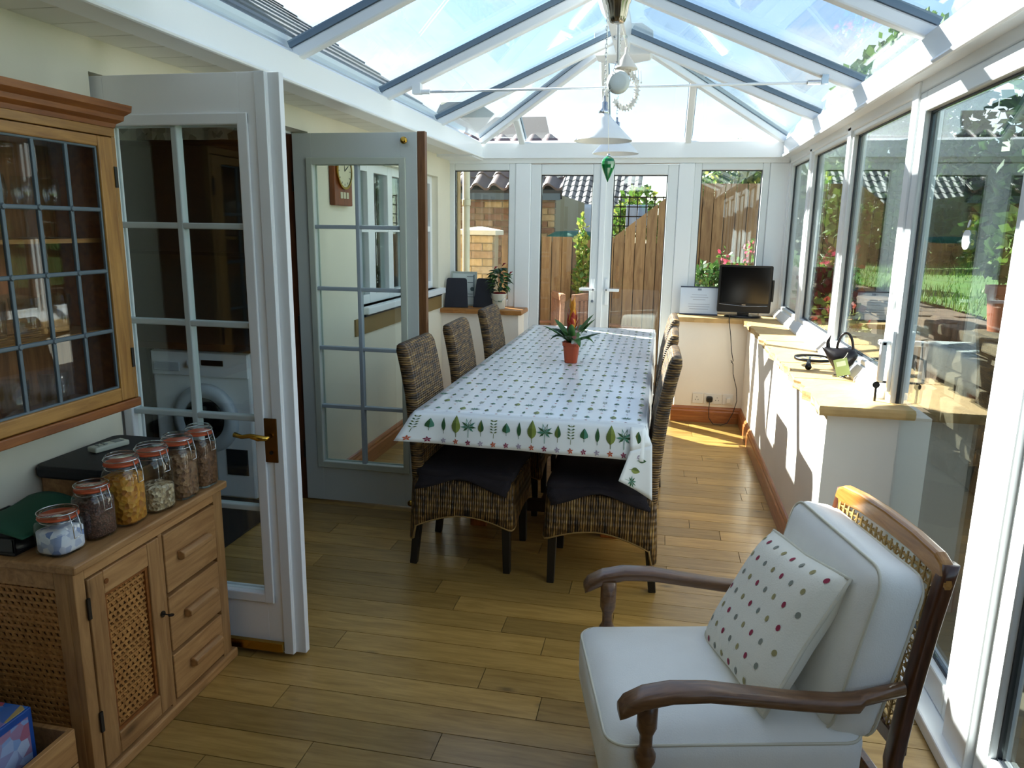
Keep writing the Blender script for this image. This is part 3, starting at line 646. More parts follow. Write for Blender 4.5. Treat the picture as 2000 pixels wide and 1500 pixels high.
part('core', MB().box(-4.2, -1.31, 9.02, 12.5, -.05, 1.95), MORT, ga); brick_face(ga, -2.95, -1.30, 9.0, .8, 1.9, (1, 2, 2, 0))
part('eave_board', MB().box(-4.3, -1.22, 8.86, 8.9, 1.86, 1.98), plain('blue_grey_fascia', '#4a5a66', .5), ga)
part('roof_deck', MB().loft([[(x, 8.84, 1.97), (x2, 11.0, 3.1), (x2, 11.0, 3.0), (x, 8.9, 1.87)] for x, x2 in ((-4.3, -4.3), (-1.2, -1.75))]), plain('roof_base', '#3d3838', .9), ga)
PAN = plain('dark_pantile', '#6b5a58', .6, var=.2, vscale=12, rnd=.2)
def pantile(w, l):
    m = MB(); nu = 8
    f = lambda u, v: (w*(u-.5), v*l, .035*sin(u*2*pi)*(1) + (1-v)*.02)
    m.grid(f, nu, 1); m.grid(lambda u, v: (w*(u-.5), 0, .035*sin(u*2*pi)+.02-v*.03), nu, 1)
    return m.mesh('pantile', PAN, smooth=True, fixn=False)
pt = pantile(.23, .36)
ang = math.atan2(1.13, 2.16)
for r_ in range(5):
    for k in range(1 if r_ > 1 else 0, 9):
        o = link('pantile', pt, ga); d_ = r_*.31
        o.location = Vector((-1.3-k*.215, 8.8+d_*cos(ang), 2.0+d_*sin(ang)))-ga.location; o.rotation_euler = (ang, 0, 0)
nb = thing('neighbour_roof', 'pale weathered tiled roof of the house far behind the fence', 'building', (-2, 16.5, 0))
part('wall', MB().box(-6, -.75, 17.2, 20, 0, 2.1), plain('far_wall', '#a58c74', .9), nb)
m = MB()
for r_ in range(12):
    for k in range(34):
        x = -6+k*.16; y0 = 16.4+r_*.22; z0 = 1.85+r_*.13
        m.add([(x, y0, z0), (x+.08, y0, z0+.03), (x+.16, y0, z0), (x+.16, y0+.24, z0+.13), (x+.08, y0+.24, z0+.16), (x, y0+.24, z0+.13)], [(0,1,4,5), (1,2,3,4)])
tag(part('roof_tiles', m, plain('far_tile', '#5f5d5e', .7, var=.2, vscale=3), nb, fixn=False), kind='stuff')
part('roof_deck', MB().loft([[(x, 16.4, 1.82), (x, 19.1, 3.4), (x, 19.1, 3.3), (x, 16.4, 1.72)] for x in (-6, -.56)]), plain('far_deck', '#6d6a69', .9), nb)
for lx_, ly_, w_, z_, lab in ((-3.65, 12.9, .7, 3.68, 'dark tiled roof end past the tie bar, left'),):
    t = thing('distant_roof', lab, 'building', (lx_, ly_, 0)); zz = z_
    part('wall', MB().box(lx_-w_/2+.05, lx_+w_/2-.05, ly_, ly_+1.5, 0, zz-.3), plain('distant_wall', '#8d877d', .9), t)
    part('roof', MB().loft([[(lx_-w_/2-.05, yy, zz-.45), (lx_+w_/2+.05, yy, zz-.45), (lx_+w_/2-.03, yy+.4, zz), (lx_-w_/2+.03, yy+.4, zz)] for yy in (ly_-.1, ly_+1.4)]), plain('distant_slate', '#4d5358', .8, var=.2, vscale=6), t)
# fence
fe = thing('board_fence', 'golden vertical board fence beyond the garden doors', 'fence', (-.2, 7.6, -.05))
FW = wood('fence_board', '#9c7a52', '#785636', 2, .75, 4, 8, .22, knots=2.5)
x = -1.64
while x < 1.15:
    w = .098; zt = 1.45 if x < -.5 else min(1.45+(x+.5)*.78, 1.98)
    zt2 = 1.45 if x+w < -.5 else min(1.45+(x+w+.5)*.78, 1.98); dy = .012 if int(x*1000) % 2 else 0
    part('fence_board', MB().loft([[(x, 7.6+dy, -.04), (x+w, 7.6+dy, -.04), (x+w, 7.62+dy, -.04), (x, 7.62+dy, -.04)], [(x, 7.6+dy, zt), (x+w, 7.6+dy, zt2), (x+w, 7.62+dy, zt2), (x, 7.62+dy, zt)]]), FW, fe)
    x += w+.007
part('gap_shade_sheet', MB().box(-1.64, -.5, 7.634, 7.638, -.04, 1.4).box(-.5, .1, 7.634, 7.638, -.04, 1.4).box(.1, 1.15, 7.634, 7.638, -.04, 1.86), plain('fence_shadow', '#4a3420', .9), fe)  # dark sheet behind the boards stands in for shade in the gaps
for z in (.3, 1.1): part('fence_rail', MB().box(-1.64, 1.2, 7.64, 7.69, z, z+.08), FW, fe)
# leafy things
def foliage(blobs, n, size, seed, upb=.3):
    r = random.Random(seed); m = MB(); tot = sum(b[3]*b[4]*b[5] for b in blobs)
    for (cx, cyy, cz, rx, ry_, rz_) in blobs:
        for _ in range(int(n*rx*ry_*rz_/tot)):
            v = Vector((r.gauss(0, 1), r.gauss(0, 1), r.gauss(0, 1))).normalized()*(r.random()**.35)
            p = Vector((cx+v.x*rx, cyy+v.y*ry_, cz+v.z*rz_))
            d = (Vector((r.uniform(-1, 1), r.uniform(-1, 1), r.uniform(-1, 1)))+v*.6+Vector((0, 0, upb))).normalized(); s = size*r.uniform(.6, 1.3)
            sd = d.cross(Vector((r.uniform(-1, 1), r.uniform(-1, 1), r.uniform(-1, 1)))).normalized()*s*.34; q = p+d*s
            m.add([p, p+d*s*.5+sd, q, p+d*s*.5-sd], [(0,1,2,3)], r.choice((0, 0, 1)))
    return m
def leafmat(name, c, tr=.35):
    m, t, b, o = newmat(name); b.inputs['Base Color'].default_value = hexc(c); b.inputs['Roughness'].default_value = .55
    tl = N(t, 'ShaderNodeBsdfTranslucent'); tl.inputs[0].default_value = hexc(c); ms = N(t, 'ShaderNodeMixShader'); ms.inputs[0].default_value = tr
    LK(t, b.outputs[0], ms.inputs[1]); LK(t, tl.outputs[0], ms.inputs[2]); LK(t, ms.outputs[0], o.inputs[0]); return m
GR = [leafmat('leaf_mid', '#5d7d34'), leafmat('leaf_dark', '#3c5a28'), leafmat('leaf_yellow', '#9aa04a'), leafmat('leaf_red', '#a04a3a'), leafmat('leaf_pink', '#d8566e'), leafmat('leaf_deep', '#26401f', .2)]
BARK = plain('bark', '#5a4a3a', .95, var=.3, vscale=20, bump=.5, bscale=40)
def tree(name, label, cat, base, trunk, blobs, n, size, mats, seed, group=None):
    t = thing(name, label, cat, base, group=group)
    b = Vector(base)
    if trunk: part('trunk', MB().tube([b, b+Vector((.03, .02, trunk*.5)), b+Vector((0, 0, trunk))], [.02*trunk+.02, .016*trunk+.015, .008*trunk+.01], 8), BARK, t, smooth=True)
    part('foliage', foliage([(b.x+x, b.y+y, b.z+z, a, c, d) for x, y, z, a, c, d in blobs], n, size, seed), mats, t, fixn=False, kind='stuff'); return t
tree('garden_tree', 'tall leafy tree seen through the right roof panes', 'tree', (3.2, 13.2, .95), 3.0, [(.1, 0, 2.5, .75, .8, .9), (.45, 0, 3.3, .6, .6, .55), (-.35, .1, 2.0, .5, .5, .6), (.9, 0, 2.4, .7, .8, 1.0), (0, 0, 1.2, .8, .8, .8)], 5600, .16, [GR[0], GR[1]], 1)
tree('garden_tree', 'dark evergreen tree at the right edge beyond the lawn', 'tree', (6.0, 11.6, .95), 2.6, [(0, 0, 1.6, 1.7, 1.4, 1.6), (.6, 0, 3.0, 1.3, 1.1, 1.2), (-.8, .5, .9, 1.0, 1.0, .9)], 8000, .2, [GR[5], GR[1]], 2)
for i, (x, y, s) in enumerate(((3.6, 15.5, 1.0), (6.0, 16.5, 1.25), (8.8, 17, 1.4), (11.6, 16, 1.7))):
    tree('hedge_shrub', ('lowest hedge shrub at the left end of the row behind the lawn', 'second hedge shrub from the left behind the lawn', 'third hedge shrub from the left behind the lawn', 'largest hedge shrub at the right end behind the lawn')[i], 'shrub', (x, y, .9), .8, [(0, 0, 1.0*s, 1.5, 1.1, 1.1*s), (.8, -.3, .6*s, 1.1, .9, .8*s)], 5200, .2, [GR[1], GR[5]], 20+i, 'hedge behind the lawn')
tree('garden_tree', 'small bright tree behind the fence, over the right garden door', 'tree', (-.48, 14.2, -.05), 1.6, [(0, 0, 1.95, .34, .3, .42), (.25, 0, 1.6, .3, .3, .3), (-.3, .1, 1.7, .25, .25, .3)], 900, .12, [GR[0], GR[2]], 3)
tree('garden_tree', 'leafy tree overhanging the fence in the right back window', 'tree', (.75, 9.2, -.05), 1.8, [(0, 0, 2.2, .6, .4, .35), (.4, 0, 1.9, .4, .4, .4)], 1600, .11, [GR[0], GR[2]], 4)
tree('bamboo_shrub', 'upright yellow green shrub in front of the fence', 'shrub', (-.8, 7.48, -.05), 1.0, [(0, 0, 1.5, .05, .04, .22), (.02, 0, 1.22, .07, .06, .18), (-.02, 0, 1.05, .05, .05, .12)], 330, .06, [GR[2], GR[0]], 5)
tree('flowering_shrub', 'pink flowered shrub outside the right back window', 'shrub', (.66, 6.95, -.05), .9, [(0, 0, 1.2, .16, .12, .14), (.12, 0, 1.42, .08, .08, .08), (-.1, 0, 1.38, .06, .06, .06)], 360, .045, [GR[0], GR[4]], 6)
# right garden: stone retaining wall, lawn, pots
rw_ = thing('retaining_wall', 'rough brown stone retaining wall below the lawn', 'wall', (2.2, 4, -.05))
STN = plain('garden_stone', '#4c3e2d', .95, var=.3, vscale=8, bump=.6, bscale=22, rnd=.28)
part('earth_core', MB().box(2.06, 2.5, -3, 14, -.05, .86), plain('dark_earth', '#3a3024', .95), rw_)
rs = random.Random(5); z = -.04
while z < .84:
    h = rs.uniform(.12, .2); y = -2.8
    while y < 10.5:
        w = rs.uniform(.2, .5); j = lambda: rs.uniform(-.018, .018); x0 = 1.93+rs.uniform(-.04, .04)
        part('wall_stone', MB().loft([[(x0+j()+.02, y+.02+j(), z+.015), (x0+j()+.02, y+w-.02+j(), z+.015), (x0+j()+.02, y+w-.02+j(), z+h-.015), (x0+j()+.02, y+.02+j(), z+h-.015)],
             [(x0+.05, y+.006, z+.004), (x0+.05, y+w-.006, z+.004), (x0+.05, y+w-.006, z+h-.004), (x0+.05, y+.006, z+h-.004)], [(2.12, y+.006, z+.004), (2.12, y+w-.006, z+.004), (2.12, y+w-.006, z+h-.004), (2.12, y+.006, z+h-.004)]]), STN, rw_)
        y += w
    z += h
y = -2.8
while y < 10.4:
    w = rs.uniform(.45, .8); x0 = 1.88+rs.uniform(-.03, .03)
    part('coping_stone', MB().box(x0, 2.3, y+.008, y+w-.008, .86, .93+rs.uniform(-.008, .01)), STN, rw_, bevel=.012); y += w
lw_ = tag(part('lawn', MB().grid(lambda u, v: (2.3+u*40, -3+v*36, .95+.04*sin(u*60)*sin(v*40)+u*.6), 60, 60), plain('lawn_green', '#3c5c1c', .9, var=.25, vscale=3, bump=.4, bscale=80)), 'bright sunlit lawn above the retaining wall', 'lawn', kind='stuff')
m = MB(); rg = random.Random(9)
for _ in range(9000):
    u = rg.random()**1.6; x = 2.28+u*7; y = 2+rg.random()*14; h = rg.uniform(.05, .12); a = rg.uniform(0, 2*pi); z = .94+(x-2.3)/40*.6
    m.add([(x-.006*cos(a), y-.006*sin(a), z), (x+.006*cos(a), y+.006*sin(a), z), (x+rg.uniform(-.04, .04), y+rg.uniform(-.04, .04), z+h)], [(0,1,2)], rg.choice((0, 0, 1)))
tag(part('grass_blades', m, [leafmat('grass_a', '#456a20'), leafmat('grass_b', '#657e30')], fixn=False), 'loose grass blades standing on the sunlit lawn', 'grass', kind='stuff')
def potprof(r, h): return [(r*.72, 0), (r*.95, h*.82), (r*1.05, h*.82), (r*1.06, h), (r*.93, h), (r*.9, h*.9), (0, h*.88)]
def gpot(label, x, y, z, r, h, blobs, n, size, mats, seed, name='garden_pot'):
    t = thing(name, label, 'pot', (x, y, z)); part('pot', MB().lathe(potprof(r, h), 20, (x, y, z)), plain('terracotta_%d' % seed, '#b06044', .8, var=.12), t, smooth=True, bevel=.002)
    if blobs: part('foliage', foliage([(x+a, y+b, z+c, d, e, f) for a, b, c, d, e, f in blobs], n, size, seed), mats, t, fixn=False, kind='stuff')
    return t
gpot('tall terracotta pot on the stone coping at the right edge', 2.12, 5.1, .935, .13, .29, [(0, 0, .5, .16, .16, .2)], 250, .1, [GR[1], GR[0]], 31)
gpot('terracotta pot of red leaved plant outside the far side window', 1.45, 7.15, -.05, .18, .4, [(0, 0, .95, .3, .3, .3), (.1, .1, 1.3, .2, .2, .22), (0, 0, .6, .2, .2, .2)], 900, .08, [GR[3], GR[2]], 32)
gpot('squat terracotta pot outside the right back window', .42, 6.85, .8, .1, .2, [(0, 0, .32, .14, .12, .14)], 260, .06, [GR[1], GR[0]], 33)
tag(part('pot_stand', MB().box(.2, .9, 6.68, 7.05, .74, .8).box(.24, .3, 6.72, 6.78, -.05, .74).box(.8, .86, 6.72, 6.78, -.05, .74).box(.24, .3, 6.95, 7.01, -.05, .74).box(.8, .86, 6.95, 7.01, -.05, .74), wood('teak_stand', '#8a5a38', '#66402a', 0, .6, 6, 10, 0), bevel=.004), 'wooden plant stand outside the right back window', 'stand')
ts = thing('tree_stump', 'grey tree stump outside the middle side window', 'stump', (1.5, 5.9, -.05))
m = MB(); rt = random.Random(4); rings = []
for k in range(9):
    z = -.05+k*.105; rings.append([(1.5+(.17-.006*k+.025*sin(5*a+k*.2)+rt.uniform(-.012, .012))*cos(a), 5.9+(.17-.006*k+.025*sin(5*a+k*.2)+rt.uniform(-.012, .012))*sin(a), z) for a in [2*pi*j/20 for j in range(20)]])
m.loft(rings); part('trunk', m, plain('grey_bark', '#8d8069', .95, var=.35, vscale=14, bump=.7, bscale=30), ts)
tree('sill_shrub', 'brown green shrub outside the far side window', 'shrub', (1.45, 6.6, -.05), .6, [(0, 0, .75, .25, .3, .3), (.1, .2, .45, .25, .3, .3)], 700, .07, [GR[2], GR[3]], 7)
# patio furniture, gazebo, washing, trellis
TEAK = wood('teak', '#a8785a', '#855a40', 0, .6, 6, 10, .08)
def patio_chair(label, x, y, rz):
    t = thing('patio_chair', label, 'chair', (x, y, -.05), rz, 'wooden patio chairs outside the garden doors')
    for k in range(7): part('seat_slat', MB().box(-.22, .22, -.2+k*.062, -.15+k*.062, .43, .45), TEAK, t, world=False)
    for k in range(6): part('back_slat', MB().box(-.19+k*.068, -.15+k*.068, .22, .24, .52, .92), TEAK, t, world=False)
    part('back_rail', MB().box(-.23, .23, .21, .25, .9, .97).box(-.23, .23, .215, .245, .5, .54), TEAK, t, world=False, bevel=.006)
    for sx in (-.22, .2):
        part('leg', MB().box(sx, sx+.035, .2, .24, 0, .95), TEAK, t, world=False); part('leg', MB().box(sx, sx+.035, -.22, -.18, 0, .64), TEAK, t, world=False)
        part('armrest', MB().box(sx-.01, sx+.045, -.24, .22, .64, .665), TEAK, t, world=False, bevel=.005)
    return t
patio_chair('wooden slatted patio chair seen through the left garden door', -1.2, 7.16, radians(-70)); patio_chair('wooden patio chair turned away, near the meeting of the garden doors', -.5, 7.1, radians(60))
gz_ = thing('garden_gazebo', 'small pale garden gazebo beyond the fence', 'gazebo', (-2.0, 14, -.05))
part('canopy', MB().loft([[(-2.5, 13.5, 1.88), (-1.62, 13.5, 1.88), (-1.62, 14.5, 1.88), (-2.5, 14.5, 1.88)], [(-2.1, 13.95, 2.12), (-2.02, 13.95, 2.12), (-2.02, 14.05, 2.12), (-2.1, 14.05, 2.12)]]), plain('canopy_white', '#e4dccb', .8), gz_)
part('valance', MB().box(-2.5, -1.62, 13.49, 13.51, 1.76, 1.88), plain('valance_cream', '#cdbf9d', .8), gz_)
for x in (-2.46, -1.68):
    for y in (13.52, 14.46): part('leg', MB().box(x, x+.04, y, y+.04, -.05, 1.88), PVC, gz_)
wl_ = thing('washing_line', 'white washing hung out beyond the fence', 'laundry', (-.8, 13.2, -.05))
part('line', MB().tube([(-1.9, 13.2, 1.95), (.3, 13.2, 1.95)], .004, 6), PVC, wl_); part('pole', MB().box(-1.92, -1.88, 13.18, 13.22, -.05, 2.0).box(.28, .32, 13.18, 13.22, -.05, 2.0), PVC, wl_)
for x, w, c, h in ((-1.42, .26, '#f0f2f6', .5), (-1.12, .16, '#dfe3ee', .42), (-.66, .18, '#e9e2e6', .45), (-.46, .16, '#c7cede', .38)):
    part('cloth', MB().grid(lambda u, v, x=x, w=w, h=h: (x+u*w, 13.2+.03*sin(u*9)*(v), 1.95-v*h), 10, 6), plain('laundry%g' % x, c, .9), wl_, solid=.006, smooth=True)
tl_ = thing('trellis_screen', 'dark lattice trellis on top of the far fence', 'trellis', (-.2, 11, -.05))
m = MB()
for k in range(22): m.box(-1.0+k*.12, -.985+k*.12, 11, 11.02, -.05 if k in (0, 11, 21) else .5, 2.0)
for k in range(9): m.box(-1.0, 1.6, 11.0, 11.02, .9+k*.135, .915+k*.135)
part('lattice', m, plain('trellis_brown', '#4b3a2a', .8), tl_, kind='stuff')
gb = thing('green_tarpaulin', 'dark green covered heap just over the fence top', 'cover', (-1.0, 8.6, -.05))
part('cover', MB().loft([[(-1.0+.45*cos(a)*s_, 8.6+.4*sin(a)*s_, z_) for a in [2*pi*k/18 for k in range(18)]] for s_, z_ in ((.8, -.05), (.8, 1.3), (.75, 1.44), (.5, 1.5), (.1, 1.51))]), plain('tarp_green', '#1f5a48', .6), gb, smooth=True)

# ================================================================== FURNITURE
def soft(mb, M, sx, sy, sz, r, puff=(0, 0, 0), n=8, mi=0, wob=0, seed=0):
    """rounded, slightly bulging cushion block centred on M"""
    for ax in range(3):
        for sg in (-1, 1):
            def f(u, v, ax=ax, sg=sg):
                a, b = 2*u-1, 2*v-1; p = [0, 0, 0]; o1, o2 = (ax+1) % 3, (ax+2) % 3
                p[ax] = sg; p[o1] = a; p[o2] = b; h = (sx/2, sy/2, sz/2)
                # denser near edges
                q = [0, 0, 0]
                for k in range(3): q[k] = (math.copysign(abs(p[k])**.75, p[k]))*h[k]
                c = [max(-(h[k]-r), min(h[k]-r, q[k])) for k in range(3)]
                d = Vector([q[k]-c[k] for k in range(3)])
                if d.length > 1e-9: d = d.normalized()*r
                w = Vector(c)+d
                w[ax] += sg*puff[ax]*(1-a*a)*(1-b*b)
                if wob: w += Vector(mnoise.noise_vector(w*7+Vector((seed, 0, 0))))*wob
                return tuple(M @ w)
            mb.grid(f, n, n, mi, flip=(sg < 0))
    return mb
def softpart(name, mats, parent, *a, **k):
    m = soft(MB(), *a, **k); o = part(name, m, mats, parent, smooth=True, world=False)
    bm = bmesh.new(); bm.from_mesh(o.data); bmesh.ops.remove_doubles(bm, verts=bm.verts, dist=.0006); bmesh.ops.recalc_face_normals(bm, faces=bm.faces); bm.to_mesh(o.data); bm.free()
    o.data.polygons.foreach_set('use_smooth', [True]*len(o.data.polygons)); return o

# ---------------- dining table, cloth
ZT_ = .765
tb_ = thing('dining_table', 'long wooden dining table under the leaf print cloth', 'table', (-.52, 4.4, 0))
TW = wood('table_wood', '#b5652a', '#8a4718', 2, .4, 6, 10, .05)
part('table_top', MB().box(-.98, -.05, 2.93, 5.84, .725, .758), TW, tb_, bevel=.006)
for x in (-.87, -.19):
    for y in (3.57, 5.35): part('leg', MB().box(x-.045, x+.045, y-.045, y+.045, 0, .725), TW, tb_, bevel=.006)
for x in (-.87, -.19): part('apron', MB().box(x-.015, x+.015, 3.62, 5.31, .63, .725), TW, tb_)
part('stretcher', MB().box(-.55, -.51, 3.57, 5.35, .1, .16).box(-.87, -.19, 3.55, 3.59, .1, .16).box(-.87, -.19, 5.33, 5.37, .1, .16), plain('dark_stretcher', '#2a160b', .5), tb_)
CL = thing('tablecloth', 'white oilcloth printed with rows of green leaves', 'tablecloth', (-.5, 4.4, .765))
X0, X1, Y0, Y1 = -.998, -.03, 2.905, 5.875
CLM = plain('oilcloth_white', '#f6fbfb', .24, var=.015, vscale=5)
def topz(x, y): return ZT_+.0012*sin(x*9)*sin(y*3.1)
def front(u, v, off=0):
    x = X0+u*(X1-X0); fl_ = max(0, 1-u*9)
    z = ZT_-.13*v-.012*v*u; y = Y0-.016*min(v*4, 1)-.012*v+.004*sin(u*17)*v
    return (x-fl_*.07*v, y-.045*fl_*v-off, z+.012*fl_*v)
m = MB(); m.grid(lambda u, v: (X0+u*(X1-X0), Y0+v*(Y1-Y0), topz(X0+u*(X1-X0), Y0+v*(Y1-Y0))), 24, 60)
m.grid(front, 60, 8)
m.grid(lambda u, v: (X1+.012*sin(min(v*4, 1)*pi/2)+.006*sin(u*30)*v, Y0+u*(Y1-Y0), ZT_-.012*(1-cos(v*pi/2))-.2*v), 60, 6)
m.grid(lambda u, v: (X0-.012*sin(min(v*4, 1)*pi/2)-.05*v*max(0, 1-u*14), Y0+u*(Y1-Y0)-.03*v*max(0, 1-u*14), ZT_-.012*(1-cos(v*pi/2))-.11*v), 60, 6)
m.grid(lambda u, v: (X0+u*(X1-X0), Y1+.012*sin(min(v*4, 1)*pi/2)+.006*sin(u*21)*v, ZT_-.012*(1-cos(v*pi/2))-.12*v), 40, 6)
# hanging corner fold at the front right
def flap(u, v, off=0):
    A_, B_, C_, D_ = Vector((-.085, 2.868, .665)), Vector((.0, 2.89, .69)), Vector((.012, 2.872, .462)), Vector((-.125, 2.842, .545))
    p = A_.lerp(B_, u).lerp(D_.lerp(C_, u), v); p.y += .012*sin(u*pi)*v-off; return tuple(p)
m.grid(flap, 10, 10)
m.grid(lambda u, v: tuple(Vector((X1-.06*(1-u)+.0, Y0-.022+.02*u, ZT_-.005-.07*(1-u)*0)).lerp(Vector(flap(u, 0)), v)), 6, 4)
o = part('cloth', m, CLM, CL, smooth=True, fixn=False)
md = o.modifiers.new('solid', 'SOLIDIFY'); md.thickness = .0012; md.offset = -1
# printed leaves (flat ink laid on the cloth surface)
def leaf_shape(kind):
    """list of (polygon [(s,t)], ink index); t=0 stem end, t=1 tip"""
    out = []
    def blade(w, prof, t0=.22, i=(0, 1)):
        n = 7; L = [(-w*prof(k/n), t0+(1-t0)*k/n) for k in range(n+1)]; R = [(w*prof(k/n), t0+(1-t0)*k/n) for k in range(n+1)]
        for k in range(n):
            out.append(([L[k], (0, L[k][1]), (0, L[k+1][1]), L[k+1]], i[0])); out.append(([(0, R[k][1]), R[k], R[k+1], (0, R[k+1][1])], i[1]))
    stem = lambda a, b, i=0: out.append(([(-.014, a), (.014, a), (.014, b), (-.014, b)], i))
    if kind == 0: blade(.30, lambda s: sin(pi*min(1, s**.55))**.8 if s < 1 else 0, .26); stem(.05, .3)
    if kind == 1: blade(.13, lambda s: sin(pi*s**.8), .15, (0, 0)); stem(0, .2)
    if kind == 2: blade(.21, lambda s: sin(pi*s**.75), .18, (2, 3)); stem(0, .25, 2)
    if kind == 3:
        for k in range(8):
            a = radians(-130+k*37.1); dx, dy = sin(a), cos(a); px_, py_ = -dy, dx; L = .42 if abs(a) < 2 else .34
            out.append(([(0, .52), (dx*L*.5+px_*.055, .52+dy*L*.5+py_*.055), (dx*L, .52+dy*L), (dx*L*.5-px_*.055, .52+dy*L*.5-py_*.055)], 1 if k % 2 else 0))
        stem(0, .55, 1)
    if kind == 4: blade(.19, lambda s: sin(pi*s**.62), .25, (2, 0)); stem(0, .3, 2)
    if kind == 5:
        stem(0, .95, 2)
        for k in range(5):
            t = .28+k*.15
            for sg in (-1, 1): out.append(([(0, t), (sg*.12, t+.09), (sg*.21, t+.07), (sg*.12, t+.01)], 0 if k % 2 else 2))
    return out
def flower_shape(i):
    return [([(0, 0)]+[(.5*cos(a)*(1 if k % 2 else .55), .5*sin(a)*(1 if k % 2 else .55)) for k, a in enumerate([radians(da+j*27) for j in range(3)])], 4+i % 3) for da in range(0, 360, 72)]
INK = [plain('ink_green', '#2f5b33', .5), plain('ink_teal', '#4d8a74', .5), plain('ink_olive', '#5f7030', .5), plain('ink_lime', '#8a9a48', .5), plain('ink_orange', '#c0562c', .5), plain('ink_plum', '#8c2f4e', .5), plain('ink_lilac', '#a79aae', .5)]
seq = [5, 0, 1, 2, 3, 4]
hts = {0: .062, 1: .075, 2: .10, 3: .095, 4: .075, 5: .085}
pm_ = MB(); npx = 18; dx_ = (X1-X0)/npx
def ink(polys, mapf, s):
    for poly, i in polys: pm_.add([mapf(a*s, b*s) for a, b in poly], [tuple(range(len(poly)))], i)
for k in range(npx):
    xc = X0+(k+.5)*dx_; kd = seq[k % 6]; h = hts[kd]*.88
    dm = .13
    fm = lambda a, b, xc=xc, h=h: front((xc+a-X0)/(X1-X0), max(.02, min(1, ((.05-h*.5+h)-b)/dm)), .0032)
    ink(leaf_shape(kd), fm, h)
    ink(flower_shape(k), lambda a, b, xc=xc: front((xc+a-X0)/(X1-X0), min(1, (.113-b)/dm), .0032), .026)
row = 0; yy = Y0+.055
while yy < Y1-.1:
    for k in range(npx):
        xc = X0+(k+.5)*dx_+(.0 if row % 2 else .5*dx_)*.0; kd = seq[(k+row*2) % 6]; h = hts[kd]*.62
        ink(leaf_shape(kd), lambda a, b, xc=xc, yc=yy: (xc+a, yc+b, topz(xc+a, yc+b)+.0012), h)
        ink(flower_shape(k+row), lambda a, b, xc=xc, yc=yy: (xc+a, yc-.028+b, topz(xc+a, yc-.028+b)+.0012), .014)
    yy += .128; row += 1
for (u, v, kd) in ((.6, .3, 1), (.4, .55, 2), (.35, .85, 3)):
    ink(leaf_shape(kd), lambda a, b, u=u, v=v: flap(min(1, max(0, u+(b-.04)*5)), min(1, max(0, v+a*5)), .003), .075)
part('leaf_print', pm_, INK, CL, fixn=False, kind='stuff', label='printed leaf and flower pattern')

# ---------------- woven dining chairs
def make_chair():
    t = thing('dining_chair', 'x', 'chair')
    # back: lofted rounded panel, leaning away from the seat
    rings = []
    path = [(-.205, .36, .052), (-.212, .5, .055), (-.222, .65, .055), (-.238, .8, .055), (-.262, .93, .055), (-.277, .995, .054), (-.283, 1.018, .04), (-.285, 1.026, .018)]
    for i, (x, z, th) in enumerate(path):
        w = .425-.03*(z-.36)+(0 if i < 6 else (-.012 if i == 6 else -.035))
        rings.append([(x+a, b+0, z) for a, b in rrect(th, w, min(th*.45, .02), 3)])
    part('backrest', MB().loft(rings), WEAVY, t, world=False, smooth=True, bevel=0)
    # seat skirt
    rings = []; base = rrect(.46, .43, .03, 4)
    fine = []
    for i in range(len(base)):
        p, q = base[i], base[(i+1) % len(base)]; L = math.dist(p, q); n = max(1, int(L/.035))
        for k in range(n): fine.append((p[0]+(q[0]-p[0])*k/n, p[1]+(q[1]-p[1])*k/n))
    def zb(x, y):
        ax_, ay_ = abs(x)/.23, abs(y)/.215; edge = min(ax_, ay_) if max(ax_, ay_) > .9 else 1
        return (.215 if x > 0 else .215)+(-.055 if x < -.2 else 0)*1-.045*(-(x-.23)/.46)*0 + .055*(1-edge**2) - (.03 if x < 0 else 0)*edge
    rings.append([(x*.94, y*.94, .425) for x, y in fine]); rings.append([(x*.985, y*.985, .418) for x, y in fine]); rings.append([(x, y, .40) for x, y in fine])
    for k in (.33, .66, 1): rings.append([(x*(1+.05*k), y*(1+.05*k), .40+(zb(x, y)-.40)*k) for x, y in fine])
    o = part('seat_skirt', MB().loft(rings, cap=False), WEAVZ, t, world=False, smooth=True, solid=.012)
    part('seat_panel', MB().box(-.215, .215, -.2, .2, .405, .42), WEAVY, t, world=False)
    edge = [(x*1.055, y*1.055, zb(x, y)) for x, y in fine]
    part('hem_braid', MB().tube(edge, .006, 6, closed=True), plain('braid_tan', '#8f7444', .7), o, world=False, smooth=True)
    for sx, sy, dx, dy in ((.2, .185, .008, .0), (.2, -.185, .008, 0), (-.19, .185, -.045, 0), (-.19, -.185, -.045, 0)):
        part('leg', MB().beam((sx, sy, .41), (sx+dx, sy+dy, 0), .042, .042, (1, 0, 0), w2=.032, h2=.032), BLACKW, t, world=False, bevel=.003)
    # cushion with soft drooping corner flaps
    M = Matrix.Translation((.01, 0, .452))
    c = softpart('cushion', DARKC, t, M, .45, .44, .055, .024, (0, 0, .012), 10, wob=.006)
    for sg in (-1, 1):
        fm = MB().grid(lambda u, v, sg=sg: (-.2+.42*u+.01*sin(v*5), sg*(.205+.028*sin(min(1, v*1.6)*pi/2)), .462-.075*v*(.35+.75*abs(2*u-1)**1.5)-.008*sin(u*9)), 12, 5)
        part('cushion_flap', fm, DARKC, c, world=False, smooth=True, solid=.006)
    return t
ch = make_chair()
spots = [(-.82, 3.225, 0, 'woven chair on the left, nearest the glazed doors'), (-.82, 3.92, 0, 'woven chair in the middle of the left side of the table'), (-.82, 4.70, 0, 'farthest woven chair on the left, before the black boards'),
         (-.205, 3.185, pi, 'woven chair on the right, nearest the armchair'), (-.20, 3.88, pi, 'woven chair in the middle of the right side of the table'), (-.19, 4.55, pi, 'farthest woven chair on the right of the table')]
